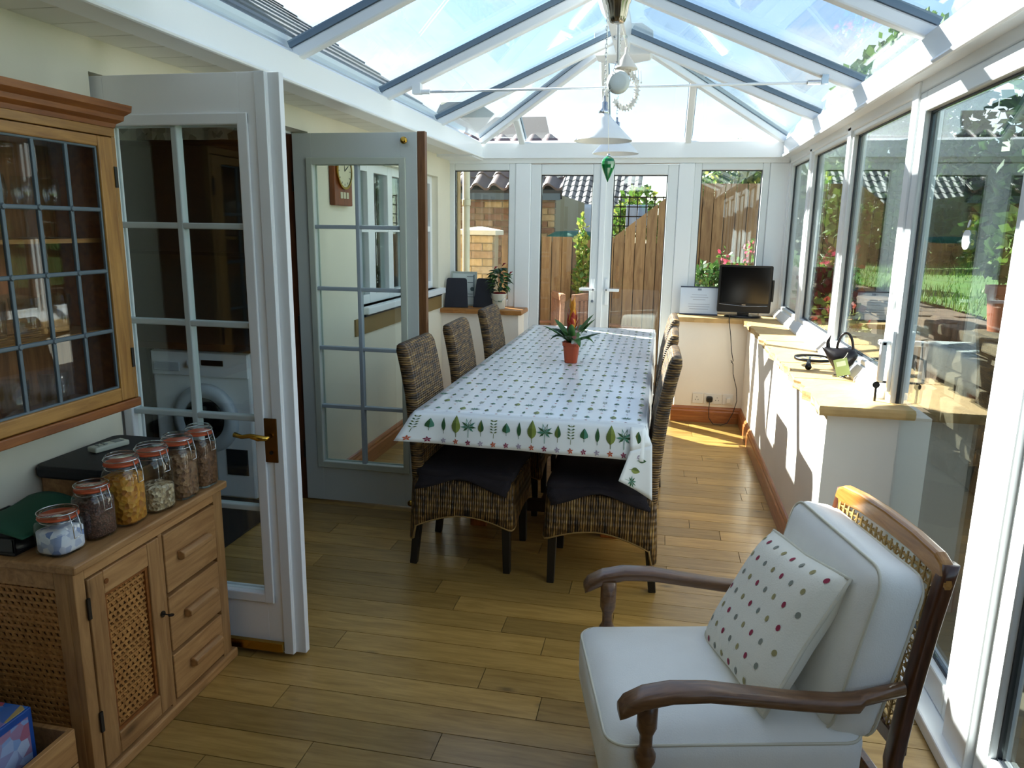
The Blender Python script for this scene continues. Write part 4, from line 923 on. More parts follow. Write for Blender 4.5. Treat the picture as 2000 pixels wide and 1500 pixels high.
for i, (x, y, rz, lab) in enumerate(spots):
    c = ch if i == 0 else copy_tree(ch)
    c.location = (x, y, 0); c.rotation_euler = (0, 0, rz+(.02 if i % 2 else -.015)); c['label'] = lab; c['group'] = 'woven dining chairs round the table'

# ---------------- bromeliad on the table
def blade_leaf(mb, base, az, L, w, rise, droop, mi=0, n=6, fold=.25):
    b = Vector(base); d = Vector((cos(az), sin(az), 0)); sd = Vector((-sin(az), cos(az), 0)); rows = []
    for k in range(n+1):
        s = k/n; c = b+d*L*s*(1-.15*s)+Vector((0, 0, rise*s-droop*s*s)); ww = w*sin(pi*min(1, .12+s*.88))**.8 if k < n else .0004
        rows.append([c-sd*ww/2, c-Vector((0, 0, ww*fold)), c+sd*ww/2])
    vs = [p for r in rows for p in r]; fs = []
    for k in range(n):
        for j in range(2): a = k*3+j; fs.append((a, a+1, a+4, a+3))
    mb.add(vs, fs, mi)
br = thing('potted_bromeliad', 'orange bromeliad in a terracotta plastic pot on the tablecloth', 'potted plant', (-.493, 4.235, .767))
bx, by, bz = -.493, 4.235, .767
part('pot', MB().loft([[(bx+a*s, by+b*s, bz+z) for a, b in rrect(.1, .1, .028, 4)] for s, z in ((.70, 0), (.92, .1), (1.0, .1), (1.02, .122), (.94, .122), (.9, .108))]), TERRA, br, smooth=False, bevel=.001)
part('soil', MB().box(bx-.042, bx+.042, by-.042, by+.042, bz+.098, bz+.108), plain('soil', '#1d140d', .95), br)
rl = random.Random(2)
for k in range(17):
    m = MB(); blade_leaf(m, (bx, by, bz+.11), k*2.4, rl.uniform(.12, .2), rl.uniform(.034, .048), rl.uniform(.12, .26), rl.uniform(.05, .17))
    part('leaf', m, LEAF if k % 3 else LEAFD, br, smooth=True, fixn=False, solid=.001)
fm = MB()
for k in range(18): blade_leaf(fm, (bx, by, bz+.14+.0095*k), k*2.2, .05*(1-k/26), .04-.001*k, .085, -.0, 0 if k < 11 else 1)
fm.lathe([(.008, .1), (.014, .17), (.022, .22), (.018, .27), (.009, .31), (.002, .335)], 10, (bx, by, bz), mi=1)
part('flower_spike', fm, [plain('bract_red', '#a8301a', .5), plain('bract_orange', '#e0982a', .5)], br, smooth=True, fixn=False, solid=.001)
part('plant_label', MB().box(bx+.005, bx+.05, by-.052, by-.05, bz+.115, bz+.165).box(bx+.01, bx+.06, by-.045, by-.043, bz+.165, bz+.195), speckle('plant_tag', ['#e8e4e0', '#6a9a58', '#c07a7a', '#e8e4e0'], 40, .5, 0), br)

# ---------------- armchair
ac = thing('armchair', 'wooden armchair with white cushions and a cane back', 'armchair', (-.0925, 1.703, 0), math.atan2(.233, .972))
def turned(mb, x, y, z0, z1, R=.024):
    h = z1-z0; pf = [(.55, 0), (.7, .03), (.6, .06), (.45, .1), (.55, .16), (.95, .3), (1.05, .42), (.8, .55), (.6, .63), (.95, .67), (1.0, .7), (.6, .74), (.62, .8), (.95, .84), (.95, 1)]
    mb.lathe([(r*R, z0+t*h) for r, t in pf], 14, (x, y, 0))
for sy in (-1, 1):
    m = MB(); turned(m, .055, sy*.262, .05, .545); l = part('front_leg', m, WALN, ac, world=False, smooth=True)
    part('castor', MB().lathe([(.0, -.009), (.02, -.008), (.022, 0), (.02, .008), (0, .009)], 16, (.055, sy*.262, .024), ax='y').box(.045, .065, sy*.262-.013, sy*.262+.013, .028, .055), DBRASS, l, world=False, smooth=True)
    # arm: shaped, tapering, drooping at the tip
    pts = [(-.012, .530, .024, .05), (.0, .546, .034, .056), (.04, .566, .034, .058), (.1, .577, .032, .058), (.18, .575, .031, .055), (.28, .560, .031, .05), (.38, .545, .031, .048), (.47, .536, .032, .05), (.515, .537, .033, .05), (.53, .545, .03, .034), (.62, .565, .03, .03)]
    rings = []
    for x, z, th, w in pts: rings.append([(x, sy*(.28-.02*max(0, x-.1)/.5)+a, z-th/2+b) for a, b in rrect(w, th, .012, 3)])
    part('armrest', MB().loft(rings), WALN, ac, world=False, smooth=True, bevel=0)
    bp_ = [(.70, 0), (.655, .2), (.635, .35), (.65, .5), (.675, .68), (.695, .80), (.70, .835)]
    rings = [[(x+a, sy*.235+b, z) for a, b in rrect(.036, .034, .009, 3)] for x, z in bp_]
    part('back_post', MB().loft(rings), WALD, ac, world=False, smooth=True)
    part('side_rail', MB().box(.05, .64, sy*.25-.012, sy*.25+.012, .20, .265), WALD, ac, world=False, bevel=.004)
part('front_rail', MB().box(.04, .066, -.25, .25, .20, .26), WALN, ac, world=False, bevel=.004)
part('rear_rail', MB().box(.62, .645, -.25, .25, .22, .275), WALD, ac, world=False, bevel=.004)
part('lower_back_rail', MB().box(.635, .657, -.25, .25, .37, .41), WALD, ac, world=False, bevel=.004)
# top rail with rounded shoulders
prof = [(-.250, .765), (-.253, .79), (-.251, .815), (-.241, .838), (-.212, .852), (-.12, .862), (0, .866), (.12, .862), (.212, .852), (.241, .838), (.251, .815), (.253, .79), (.250, .765), (.215, .77), (.205, .80), (.12, .812), (0, .815), (-.12, .812), (-.205, .80), (-.215, .77)]
m = MB(); m.loft([[(.678+.03*(z-.8), y, z) for y, z in prof], [(.708+.03*(z-.8), y, z) for y, z in prof]])
part('top_rail', m, GOLD, ac, world=False, bevel=.009, seg=3)
# cane panel: individual strands joined
m = MB(); nb_ = 18
fx = lambda z: .632+(z-.35)*.105
for k in range(nb_+1):
    y = -.212+.424*k/nb_; m.beam((fx(.40), y, .40), (fx(.81), y, .81), .005, .003, (1, 0, 0))
for k in range(18):
    z = .405+k*.023; m.beam((fx(z)+.002, -.218, z), (fx(z)+.002, .218, z), .003, .005, (1, 0, 0))
for sg in (-1, 1):
    for k in range(-18, 38):
        y0 = -.236+k*.026; y1 = y0+sg*.40; pa, pb = (y0, .405), (y1, .80)
        def clip(a, b):
            t0, t1 = 0, 1
            d = b[0]-a[0]
            for lim, s in ((-.214, 1), (.214, -1)):
                va, vb = (a[0]-lim)*s, (b[0]-lim)*s
                if va < 0 and vb < 0: return None
                if va < 0: t0 = max(t0, va/(va-vb))
                if vb < 0: t1 = min(t1, va/(va-vb))
            return None if t1-t0 < .03 else ((a[0]+d*t0, a[1]+(b[1]-a[1])*t0), (a[0]+d*t1, a[1]+(b[1]-a[1])*t1))
        r_ = clip(pa, pb)
        if r_: (ya, za), (yb_, zb_) = r_; m.beam((fx(za)+.004, ya, za), (fx(zb_)+.004, yb_, zb_), .0035, .0025, (1, 0, 0))
part('cane_panel', m, plain('cane', '#a58850', .6), ac, world=False, kind='stuff')
# seat and back cushions
sc_ = softpart('seat_cushion', LINEN, ac, Matrix.Translation((.27, 0, .345)), .60, .50, .16, .045, (.006, .006, .02), 12, wob=.004, seed=2)
def ring_path(M, w, h, r, n=6): return [M @ Vector((a, b, 0)) for a, b in rrect(w, h, r, n)]
for z in (.405, .285): part('piping', MB().tube(ring_path(Matrix.Translation((.27, 0, z)), .595, .495, .05), .0035, 6, closed=True), PIPING, sc_, world=False, smooth=True)
Mb = Matrix.Translation((.57, 0, .60)) @ Matrix.Rotation(radians(12), 4, 'Y')
bc = softpart('back_cushion', LINEN, ac, Mb,   .13, .47, .415, .04, (.018, .004, .006), 12, wob=.004, seed=5)
for xx in (-.05, .05): part('piping', MB().tube([Mb @ Vector((xx, a, b)) for a, b in rrect(.465, .41, .05, 6)], .0035, 6, closed=True), PIPING, bc, world=False, smooth=True)
# spotted scatter cushion leaning on the back cushion
pw_ = thing('scatter_cushion', 'cream scatter cushion with red and olive dots on the armchair', 'cushion', (0, 0, 0))
Lw = Matrix.Translation(ac.location) @ Matrix.Rotation(ac.rotation_euler.z, 4, 'Z')
ctr = Vector((.418, .0, .585)); up_ = Vector((.20, .05, .33)).normalized(); wd_ = Vector((.06, 1, .07)); wd_ = (wd_-up_*wd_.dot(up_)).normalized(); nm_ = wd_.cross(up_).normalized()
if nm_.x > 0: nm_ = -nm_
def pil(u, v, s):
    a, b = 2*u-1, 2*v-1; th = .062*((1-a**4)*(1-b**4))**.55; k = .195*(1-.05*(1-abs(a)**3)*0)
    pin = 1-.05*(1-abs(b))*abs(a)**3; pin2 = 1-.05*(1-abs(a))*abs(b)**3
    return Lw @ (ctr+wd_*a*.195*pin+up_*b*.185*pin2+nm_*th*s)
pw_.location = Lw @ (ctr-up_*.18)
m = MB(); m.grid(lambda u, v: pil(u, v, 1), 18, 18); m.grid(lambda u, v: pil(u, v, -1), 18, 18, flip=True)
part('cover', m, plain('cream_cotton', '#f2eedf', .9, bump=.15, bscale=250), pw_, smooth=True)
edge = [pil(t, 0, 0) for t in [k/12 for k in range(12)]]+[pil(1, t, 0) for t in [k/12 for k in range(12)]]+[pil(1-t, 1, 0) for t in [k/12 for k in range(12)]]+[pil(0, 1-t, 0) for t in [k/12 for k in range(12)]]
part('piping', MB().tube(edge, .0045, 6, closed=True), PIPING, pw_, smooth=True)
m = MB()
for i in range(8):
    for j in range(7):
        u, v = (i+.6+(.5 if j % 2 else 0))/8.4, (j+.6)/7.2
        if u > .97 or v > .97: continue
        c0 = Lw.to_3x3() @ nm_
        pts = []
        for k in range(10):
            a = 2*pi*k/10; p = pil(min(.995, u+.016*cos(a)), min(.995, v+.022*sin(a)), 1); pts.append(p+c0*.0012)
        m.add(pts, [tuple(range(10))], (i+j*2) % 3)
part('dots', m, [plain('dot_red', '#9c2f48', .8), plain('dot_olive', '#a59a68', .8), plain('dot_grey', '#8d9083', .8)], pw_, fixn=False, kind='stuff', label='printed red, olive and grey dots')

# ---------------- pine dresser
dr = thing('pine_dresser', 'low waxed pine dresser with a lattice door and three drawers', 'dresser', (-1.63, 1.83, 0))
XD = -1.44; DY0, DY1 = 1.495, 2.155
part('top', MB().box(XL+.003, XD+.018, DY0-.012, DY1+.012, .645, .67), PINEY, dr, bevel=.005)
m = MB(); m.box(XL+.005, XD-.02, DY0+.02, DY1, .02, .645)
part('carcass', MB().box(XL+.005, XD-.022, DY0+.022, DY1-.001, .02, .645), CABB, dr)
part('frame_stile', MB().box(XD-.022, XD, DY0, 1.532, .02, .645), PINE, dr, bevel=.002); part('frame_stile', MB().box(XD-.022, XD, 2.108, DY1, .02, .645), PINE, dr, bevel=.002); part('frame_stile', MB().box(XD-.022, XD, 1.822, 1.84, .02, .612), PINE, dr, bevel=.002)
part('top_rail', MB().box(XD-.022, XD, 1.532, 2.108, .612, .645), PINEY, dr, bevel=.002)
part('plinth', MB().box(XL+.01, XD+.012, DY0-.005, DY1+.02, 0, .035), PINEY, dr, bevel=.006)
# end panel facing the viewer
for a, b in ((-1.50, XD-.022), (XL+.005, -1.76)): part('end_stile', MB().box(a, b, DY0, DY0+.022, .02, .645), PINE, dr, bevel=.002)
for a, b in ((.595, .645), (.02, .12)): part('end_rail', MB().box(-1.76, -1.50, DY0, DY0+.022, a, b), PINEY, dr)
def lattice(mapf, w, h, pitch, mat_, parent):
    m = MB()
    for sg, off in ((1, 0), (-1, .003)):
        k = -h
        while k < w+h:
            a, b = (k, 0), (k+sg*h*.62, h) if sg > 0 else (k-h*.62, h)
            pts = []
            # clip to the panel
            (x0, z0), (x1, z1) = a, b; t0, t1 = 0, 1; d = x1-x0; ok = True
            for lim, s in ((0, 1), (w, -1)):
                va, vb = (x0-lim)*s, (x1-lim)*s
                if va < 0 and vb < 0: ok = False; break
                if va < 0: t0 = max(t0, va/(va-vb))
                if vb < 0: t1 = min(t1, va/(va-vb))
            if ok and t1-t0 > .04:
                p = mapf(x0+d*t0, h*t0, off); q = mapf(x0+d*t1, h*t1, off); n_ = mapf(0, 0, 1)-mapf(0, 0, 0)
                m.beam(p, q, pitch*.42, .003, n_)
            k += pitch
    z = pitch*.4
    while z < h:
        m.beam(mapf(0, z, .0055), mapf(w, z, .0055), pitch*.36, .0025, mapf(0, 0, 1)-mapf(0, 0, 0)); z += pitch*.95
    return part('lattice', m, mat_, parent, kind='stuff')
LATM = wood('lattice_strip', '#c08a4c', '#95622e', 2, .5, 9, 8, 0)
lattice(lambda a, z, o: Vector((-1.76+a, DY0+.012-o, .12+z)), .26, .475, .02, LATM, dr)
part('end_backing', MB().box(-1.765, -1.495, DY0+.016, DY0+.02, .11, .6), CABB, dr)
dd = part('door', MB().box(XD-.02, XD+.004, 1.535, 1.592, .045, .608).box(XD-.02, XD+.004, 1.768, 1.82, .045, .608), PINE, dr, bevel=.003)
for a, b in ((.54, .608), (.045, .112)): part('door_rail', MB().box(XD-.02, XD+.004, 1.592, 1.768, a, b), PINEY, dd, bevel=.003)
part('door_bead', MB().box(XD-.012, XD-.002, 1.592, 1.602, .112, .54).box(XD-.012, XD-.002, 1.758, 1.768, .112, .54).box(XD-.012, XD-.002, 1.602, 1.758, .112, .122).box(XD-.012, XD-.002, 1.602, 1.758, .53, .54), CABR, dd)
o = lattice(lambda a, z, o: Vector((XD-.014+o, 1.592+a, .112+z)), .176, .428, .019, LATM, dd)
part('door_backing', MB().box(XD-.022, XD-.018, 1.59, 1.77, .11, .545), CABB, dd)
part('knot_plug', MB().lathe([(0, 0), (.008, 0), (.008, .002), (0, .002)], 10, (XD+.004, 1.60, .575), ax='x'), CABR, dd)
part('key', MB().lathe([(0, 0), (.01, 0), (.01, .004), (0, .004)], 10, (XD+.004, 1.808, .363), ax='x').tube([(XD+.004, 1.808, .363), (XD+.03, 1.808, .363)], .002, 6).lathe([(.004, -.001), (.009, -.001), (.009, .001), (.004, .001)], 10, (XD+.034, 1.808, .363), ax='z'), BLACKP, dd)
for z in (.528, .191): part('hinge', MB().box(XD+.003, XD+.008, 1.526, 1.536, z-.03, z+.03), BLACKP, dd)
for i, (z0, z1, yo) in enumerate(((.412, .604, 0), (.214, .398, 0), (.048, .20, 0))):
    d = part('drawer', MB().box(XD-.02, XD+.003, 1.843, 2.105, z0, z1), PINEY, dr, bevel=.003)
    zc = (z0+z1)/2+.005; part('drawer_pull', MB().loft([[(XD+.003+a, y, zc+b) for a, b in ((0, -.013), (.012, -.016), (.026, -.008), (.026, .008), (.012, .016), (0, .013))] for y in (1.90+.01*i, 2.05+.01*i)]), PINEY, d, bevel=.003)
# ---------------- clip top jars on the dresser
def jar(label, x, y, r, h, fill, fmat, fr=.94):
    z = .672; t = thing('storage_jar', label, 'jar', (x, y, z), random.uniform(-.2, .2), 'clip top glass jars on the dresser')
    H_ = h*.86
    part('glass_body', MB().loft([[(a*s, b*s, zz) for a, b in rrect(2*r, 2*r, r*.62, 5)] for s, zz in ((.9, 0), (1, .008), (1, H_*.8), (.9, H_*.9), (.8, H_*.95), (.84, H_))], cap=True), JARG, t, world=False, smooth=True)
    part('contents', MB().loft([[(a*s, b*s, zz) for a, b in rrect(2*r, 2*r, r*.6, 5)] for s, zz in ((.86, .006), (fr, .012), (fr, min(fill, H_*.8)), (.6, min(fill, H_*.8)+.006))]), fmat, t, world=False, smooth=True)
    part('rubber_ring', MB().lathe([(r*.86, H_), (r*.95, H_+.001), (r*.95, H_+.006), (r*.86, H_+.007)], 24), plain('orange_rubber', '#c2552c', .6), t, world=False, smooth=True)
    part('lid', MB().lathe([(r*.9, H_+.006), (r*.93, H_+.012), (r*.9, h-.008), (r*.8, h), (r*.74, h-.003), (0, h-.004)], 24), JARG, t, world=False, smooth=True)
    w = part('wire_bail', MB().tube([(r*.94*cos(a), r*.94*sin(a), H_+.016) for a in [2*pi*k/20 for k in range(20)]], .0017, 5, closed=True)
        .tube([(r*.94, -.012, H_+.014), (r*1.12, -.012, H_-.02), (r*1.14, -.012, H_-.05), (r*1.14, .012, H_-.05), (r*1.12, .012, H_-.02), (r*.94, .012, H_+.014)], .0017, 5)
        .tube([(r*.86*cos(a), r*.86*sin(a), H_*.94) for a in [2*pi*k/20 for k in range(20)]], .0015, 5, closed=True), CHROME, t, world=False, smooth=True)
    return t
jar('squat clip top jar of white sachets at the near end of the dresser', -1.53, 1.565, .052, .11, .06, speckle('sachets', ['#dfe4ee', '#eef0f4', '#5f7fb8', '#e8eaf0'], 55, .7, .2), .9)
jar('clip top jar of dark brown grains, second from the near end', -1.515, 1.672, .047, .155, .12, speckle('brown_grain', ['#3a241a', '#55382a', '#6a4536'], 200, .7, .4))
jar('clip top jar of golden flakes', -1.50, 1.775, .05, .205, .155, speckle('corn_flakes', ['#c07a1c', '#d8962c', '#a05c10', '#dca43c'], 75, .6, .8))
jar('clip top jar a third full of pale pumpkin seeds', -1.485, 1.885, .05, .205, .075, speckle('pale_seeds', ['#d8c6a0', '#b8a078', '#6d5638', '#e6d8b8'], 110, .6, .8))
jar('clip top jar of light brown flakes, second from the far end', -1.478, 1.998, .049, .205, .165, speckle('bran_a', ['#7d5638', '#9a7450', '#5c3c24', '#a8845e'], 90, .7, .8))
jar('clip top jar of darker bran flakes at the far end of the dresser', -1.476, 2.108, .046, .205, .16, speckle('bran_b', ['#6a4428', '#8a6240', '#4c2f1a'], 100, .7, .8))
bb = thing('bread_bin', 'pine bread bin with a black lid behind the jars', 'bread bin', (-1.69, 1.97, .671))
part('body', MB().box(-1.815, -1.575, 1.81, 2.14, .672, .775), PINEY, bb, bevel=.006)
part('lid', MB().loft([[(-1.70+a*s, 1.975+b*s, z) for a, b in rrect(.256, .365, .03, 4)] for s, z in ((.97, .772), (1, .778), (1, .80), (.97, .81))]), plain('black_lid', '#17151a', .6), bb, bevel=.003)
rc = thing('remote_control', 'pale grey remote control lying on the black lid', 'remote', (-1.73, 2.0, .811), radians(-15))
part('body', MB().box(-.022, .022, -.06, .06, 0, .018), plain('remote_grey', '#c9cdbb', .5), rc, world=False, bevel=.005)
part('display', MB().box(-.015, .015, .015, .045, .018, .0195), plain('lcd', '#6d7a78', .3), rc, world=False)
for k in range(4): part('button', MB().box(-.012+.014*(k % 2), -.002+.014*(k % 2), -.04+.02*(k//2), -.03+.02*(k//2), .018, .0205), plain('button%d' % k, '#8e978f', .5), rc, world=False)
ty = thing('black_tray', 'black tray holding a folded green cloth at the near end of the dresser', 'tray', (-1.72, 1.6, .671))
part('tray', MB().box(-1.822, -1.615, 1.5, 1.70, .671, .68).box(-1.822, -1.612, 1.5, 1.508, .68, .72).box(-1.822, -1.612, 1.692, 1.70, .68, .72).box(-1.62, -1.612, 1.5, 1.70, .68, .72).box(-1.826, -1.818, 1.5, 1.7, .68, .72), BLACKP, ty, bevel=.002)
gc = tag(part('green_napkin', MB().grid(lambda u, v: (-1.80+.21*u, 1.505+.24*v, .722+.028*sin(u*2.6+.3)*(.4+.6*v)+.006*sin(v*7+u*4)), 12, 12), plain('green_cloth', '#1f5138', .85), smooth=True, solid=.004), 'folded dark green napkin in the black tray', 'napkin')
# ---------------- wall cabinet with leaded glass
wc = thing('wall_cabinet', 'honey pine wall cabinet with leaded glass hung over the dresser', 'cabinet', (-1.71, 1.6, .975))
XC = -1.602; CY0, CY1, CZ0, CZ1 = 1.18, 2.0, .975, 1.80
m = MB(); m.box(XL+.002, XC-.022, CY0, CY0+.02, CZ0, CZ1); part('side', m, CABP, wc)
part('side', MB().box(XL+.002, XC-.022, CY1-.02, CY1, CZ0, CZ1), CABR, wc); part('bottom', MB().box(XL+.002, XC+.006, CY0-.004, CY1+.004, CZ0-.012, CZ0+.016), CABR, wc, bevel=.004)
part('top', MB().box(XL+.002, XC-.0225, CY0+.001, CY1-.001, CZ1-.02, CZ1-.0005), CABPY, wc); part('back', MB().box(XL+.002, XL+.012, CY0+.02, CY1-.02, CZ0, CZ1), CABB, wc)
for z in (1.2, 1.47): part('shelf', MB().box(XL+.012, XC-.05, CY0+.02, CY1-.02, z, z+.012), CABPY, wc)
part('cornice', MB().loft([[(XL+.002, y0_, z), (XC+d, y0_, z), (XC+d, y1_, z), (XL+.002, y1_, z)] for d, z, y0_, y1_ in ((.002, 1.80, CY0, CY1), (.006, 1.812, CY0-.004, CY1+.004), (.02, 1.822, CY0-.018, CY1+.018), (.022, 1.835, CY0-.02, CY1+.02), (.036, 1.848, CY0-.034, CY1+.034), (.038, 1.866, CY0-.036, CY1+.036))]), CABR, wc)
part('face_rail', MB().box(XC-.022, XC, CY0, CY1, 1.775, 1.80), CABPY, wc, bevel=.002)
part('face_stile', MB().box(XC-.022, XC, 1.985, CY1, CZ0+.016, 1.775), CABP, wc, bevel=.002); part('face_stile', MB().box(XC-.022, XC, CY0, 1.195, CZ0+.016, 1.775), CABP, wc, bevel=.002)
cd = part('door_stile', MB().box(XC-.02, XC+.003, 1.925, 1.983, CZ0+.018, 1.772), CABP, wc, bevel=.004); part('door_stile', MB().box(XC-.02, XC+.003, 1.197, 1.255, CZ0+.018, 1.772), CABP, wc, bevel=.004)
part('door_rail', MB().box(XC-.02, XC+.003, 1.255, 1.925, 1.742, 1.772), CABPY, wc, bevel=.004); part('door_rail', MB().box(XC-.02, XC+.003, 1.255, 1.925, CZ0+.018, 1.035), CABPY, wc, bevel=.004)
for z in (1.12, 1.66): part('hinge', MB().box(XC+.001, XC+.006, 1.979, 1.99, z-.03, z+.03), BLACKP, wc)
CABG = glassmat('leaded_glass', (.96, .96, .95), .028, .8)
ysl = [1.925-.112*k for k in range(6)]+[1.255]; zsl = [1.742, 1.565, 1.388, 1.211, 1.035]
for i in range(6):
    for j in range(4): part('leaded_pane', MB().box(XC-.011, XC-.008, ysl[i+1]+.003, ysl[i]-.003, zsl[j+1]+.003, zsl[j]-.003), CABG, wc)
for y in ysl[:-1]: part('lead_came', MB().box(XC-.014, XC-.004, y-.006, y+.006, 1.035, 1.742), LEAD, wc, bevel=.003)
for z in zsl: part('lead_came', MB().box(XC-.0145, XC-.0035, 1.255, 1.925, z-.006, z+.006), LEAD, wc, bevel=.003)
for y in ysl[1:-1]:
    for z in zsl[1:-1]: part('solder_joint', MB().lathe([(0, 0), (.009, 0), (.006, .004), (0, .004)], 8, (XC-.004, y, z), ax='x'), LEAD, wc)
for i, (y, z, r) in enumerate(((1.86, 1.483, .03), (1.77, 1.483, .03), (1.68, 1.483, .03), (1.58, 1.483, .03), (1.84, 1.213, .038), (1.73, 1.213, .038), (1.62, 1.213, .038), (1.80, .992, .04), (1.66, .992, .04))):
    pos = ('nearest the cabinet hinges', 'second from the hinges', 'third from the hinges', 'farthest from the hinges')[i if i < 4 else i-4 if i < 7 else i-7]
    t = thing('wine_glass' if i < 4 else 'glass_tumbler', '%s glass on the %s cabinet shelf, %s' % ('stemmed wine' if i < 4 else 'clear drinking', 'upper' if i < 4 else 'middle' if i < 7 else 'bottom', pos), 'glass', (-1.72, y, z), group='glassware in the wall cabinet')
    if i < 4:
        part('bowl', MB().lathe([(.004, .07), (r*.8, .09), (r, .12), (r*.85, .165), (r*.8, .165), (r*.95, .12), (r*.75, .092), (.002, .075)], 16), JARG, t, world=False, smooth=True); part('stem', MB().lathe([(r*.85, 0), (r*.8, .003), (.004, .008), (.0035, .07)], 14), JARG, t, world=False, smooth=True)
    else:
        part('body', MB().lathe([(r*.75, 0), (r*.85, .006), (r, .11), (r*.95, .11), (r*.8, .01), (0, .01)], 18), JARG, t, world=False, smooth=True)
# ---------------- things on the floor at the lower left
cr_ = thing('wooden_crate', 'open pine crate on the floor in front of the dresser end', 'crate', (-1.63, 1.2, 0))
for z0, z1 in ((.0, .11), (.115, .215)):
    part('side_board', MB().box(-1.475, -1.46, .93, 1.465, z0, z1), PINEY, cr_, bevel=.002); part('side_board', MB().box(-1.825, -1.81, .93, 1.465, z0, z1), PINEY, cr_, bevel=.002)
    part('end_board', MB().box(-1.81, -1.475, 1.45, 1.465, z0, z1), PINEY, cr_, bevel=.002); part('end_board', MB().box(-1.81, -1.475, .93, .945, z0, z1), PINEY, cr_, bevel=.002)
part('base', MB().box(-1.81, -1.475, .945, 1.45, 0, .012), PINEY, cr_)
bl = thing('game_box', 'blue cardboard box with a printed lid in the crate', 'box', (-1.65, 1.28, .013))
part('box', MB().box(-1.80, -1.54, 1.13, 1.42, .013, .30), plain('blue_card', '#1c4fa0', .5, var=.1), bl, bevel=.003)
part('lid_print', MB().box(-1.795, -1.545, 1.135, 1.415, .30, .302), speckle('lid_print', ['#4d8ad0', '#2d6ac0', '#b8b070', '#c05060', '#5a98d8'], 22, .45, 0), bl)
part('side_print', MB().box(-1.54, -1.538, 1.30, 1.405, .16, .28), speckle('side_print', ['#c9d2e4', '#8aa8d8', '#b06a80'], 30, .45, 0), bl)
dsh = tag(part('white_dish', MB().lathe([(.015, 0), (.025, .008), (.036, .035), (.033, .037), (.022, .012), (0, .01)], 20, (-1.582, 1.3, .303)), plain('white_ceramic', '#d8d4d4', .3), smooth=True), 'small white dish on the blue box', 'dish')
ob = thing('wooden_box', 'orange wooden box on the blue box at the lower left edge', 'box', (-1.72, 1.3, .304))
part('box', MB().box(-1.80, -1.63, 1.2, 1.40, .304, .352), CABPY, ob, bevel=.003); part('lid', MB().box(-1.803, -1.627, 1.197, 1.403, .353, .372), CABPY, ob, bevel=.003)
# ---------------- clock on the left wall
ck = thing('wall_clock', 'wooden wall clock seen through the grey glazed door', 'clock', (XL+.02, 4.05, 1.64))
part('case', MB().box(XL+.001, XL+.035, 3.93, 4.17, 1.64, 2.0), wood('clock_wood', '#8e4a22', '#6a3214', 2, .35, 6, 10, 0), ck, bevel=.006)
part('dial', MB().lathe([(0, 0), (.09, 0), (.09, .006), (0, .006)], 32, (XL+.036, 4.05, 1.83), ax='x'), plain('clock_dial', '#d8d2b0', .4), ck)
part('bezel', MB().lathe([(.088, 0), (.1, 0), (.1, .012), (.088, .012)], 32, (XL+.035, 4.05, 1.83), ax='x', cap=False), BRASS, ck)
m = MB()
for k in range(12):
    a = 2*pi*k/12; m.beam((XL+.043, 4.05+.068*cos(a), 1.83+.068*sin(a)), (XL+.043, 4.05+.08*cos(a), 1.83+.08*sin(a)), .005, .001, (1, 0, 0))
m.beam((XL+.044, 4.05, 1.83), (XL+.044, 4.10, 1.86), .006, .001, (1, 0, 0)); m.beam((XL+.044, 4.05, 1.83), (XL+.044, 4.045, 1.90), .004, .001, (1, 0, 0))
part('hands', m, BLACKP, ck)
part('name_plate', MB().box(XL+.035, XL+.038, 4.0, 4.03, 1.68, 1.715).box(XL+.035, XL+.038, 4.04, 4.07, 1.68, 1.715).box(XL+.035, XL+.038, 4.08, 4.11, 1.68, 1.715), plain('plate', '#cfc8a8', .4), ck)

# ---------------- things on the back left sill
def panel_lean(name, label, cat, w0, w1, h, base, rz, lean, mat_, th=.012, group=None):
    t = thing(name, label, cat, base, rz, group)
    poly = []
    for cx, cy_, a0 in ((w1/2-.02, h-.02, 0), (-w1/2+.02, h-.02, 90)):
        for k in range(5): a = radians(a0+90*k/4); poly.append((cx+.02*cos(a), cy_+.02*sin(a)))
    poly += [(-w0/2, 0), (w0/2, 0)]
    M = Matrix.Rotation(radians(90-lean), 4, 'X')
    o = part('panel', MB().prism(poly, th, M), mat_, t, world=False, bevel=.002); return t
TAB = plain('black_panel', '#161826', .5)
panel_lean('chalkboard', 'black tapered board at the left wall end of the back sill', 'board', .205, .175, .25, (-1.715, 6.12, .857), radians(8), 10, TAB, group='black tapered boards on the back sill')
panel_lean('chalkboard', 'black tapered board beside the white bucket', 'board', .19, .15, .25, (-1.485, 6.17, .857), radians(-6), 10, TAB, group='black tapered boards on the back sill')
cf = thing('certificate_frame', 'framed certificate between the two black boards', 'certificate', (-1.68, 6.27, .857))
part('frame', MB().box(-1.80, -1.785, 6.262, 6.277, .857, 1.155).box(-1.585, -1.57, 6.262, 6.277, .857, 1.155).box(-1.785, -1.585, 6.262, 6.277, 1.14, 1.155).box(-1.785, -1.585, 6.262, 6.277, .857, .872), plain('silver_frame', '#b9c4c0', .35, metal=.3), cf, bevel=.002)
part('paper', MB().box(-1.786, -1.584, 6.266, 6.274, .871, 1.141), plain('paper', '#d8e4e4', .6), cf)
m = MB()
for z, w in ((1.11, .06), (1.06, .05), (.96, .045), (.935, .06)): m.box(-1.61-w/2-.02, -1.63+w/2, 6.2645, 6.266, z, z+.004)
m.lathe([(.012, 0), (.018, 0), (.018, .001), (.012, .001)], 16, (-1.612, 6.265, 1.005), ax='y'); m.box(-1.60, -1.592, 6.2645, 6.266, .885, 1.13)
part('print', m, plain('print_ink', '#4d6468', .6), cf)
bk = thing('bucket_plant', 'chilli plant in a small white bucket on the back sill', 'potted plant', (-1.345, 6.15, .857))
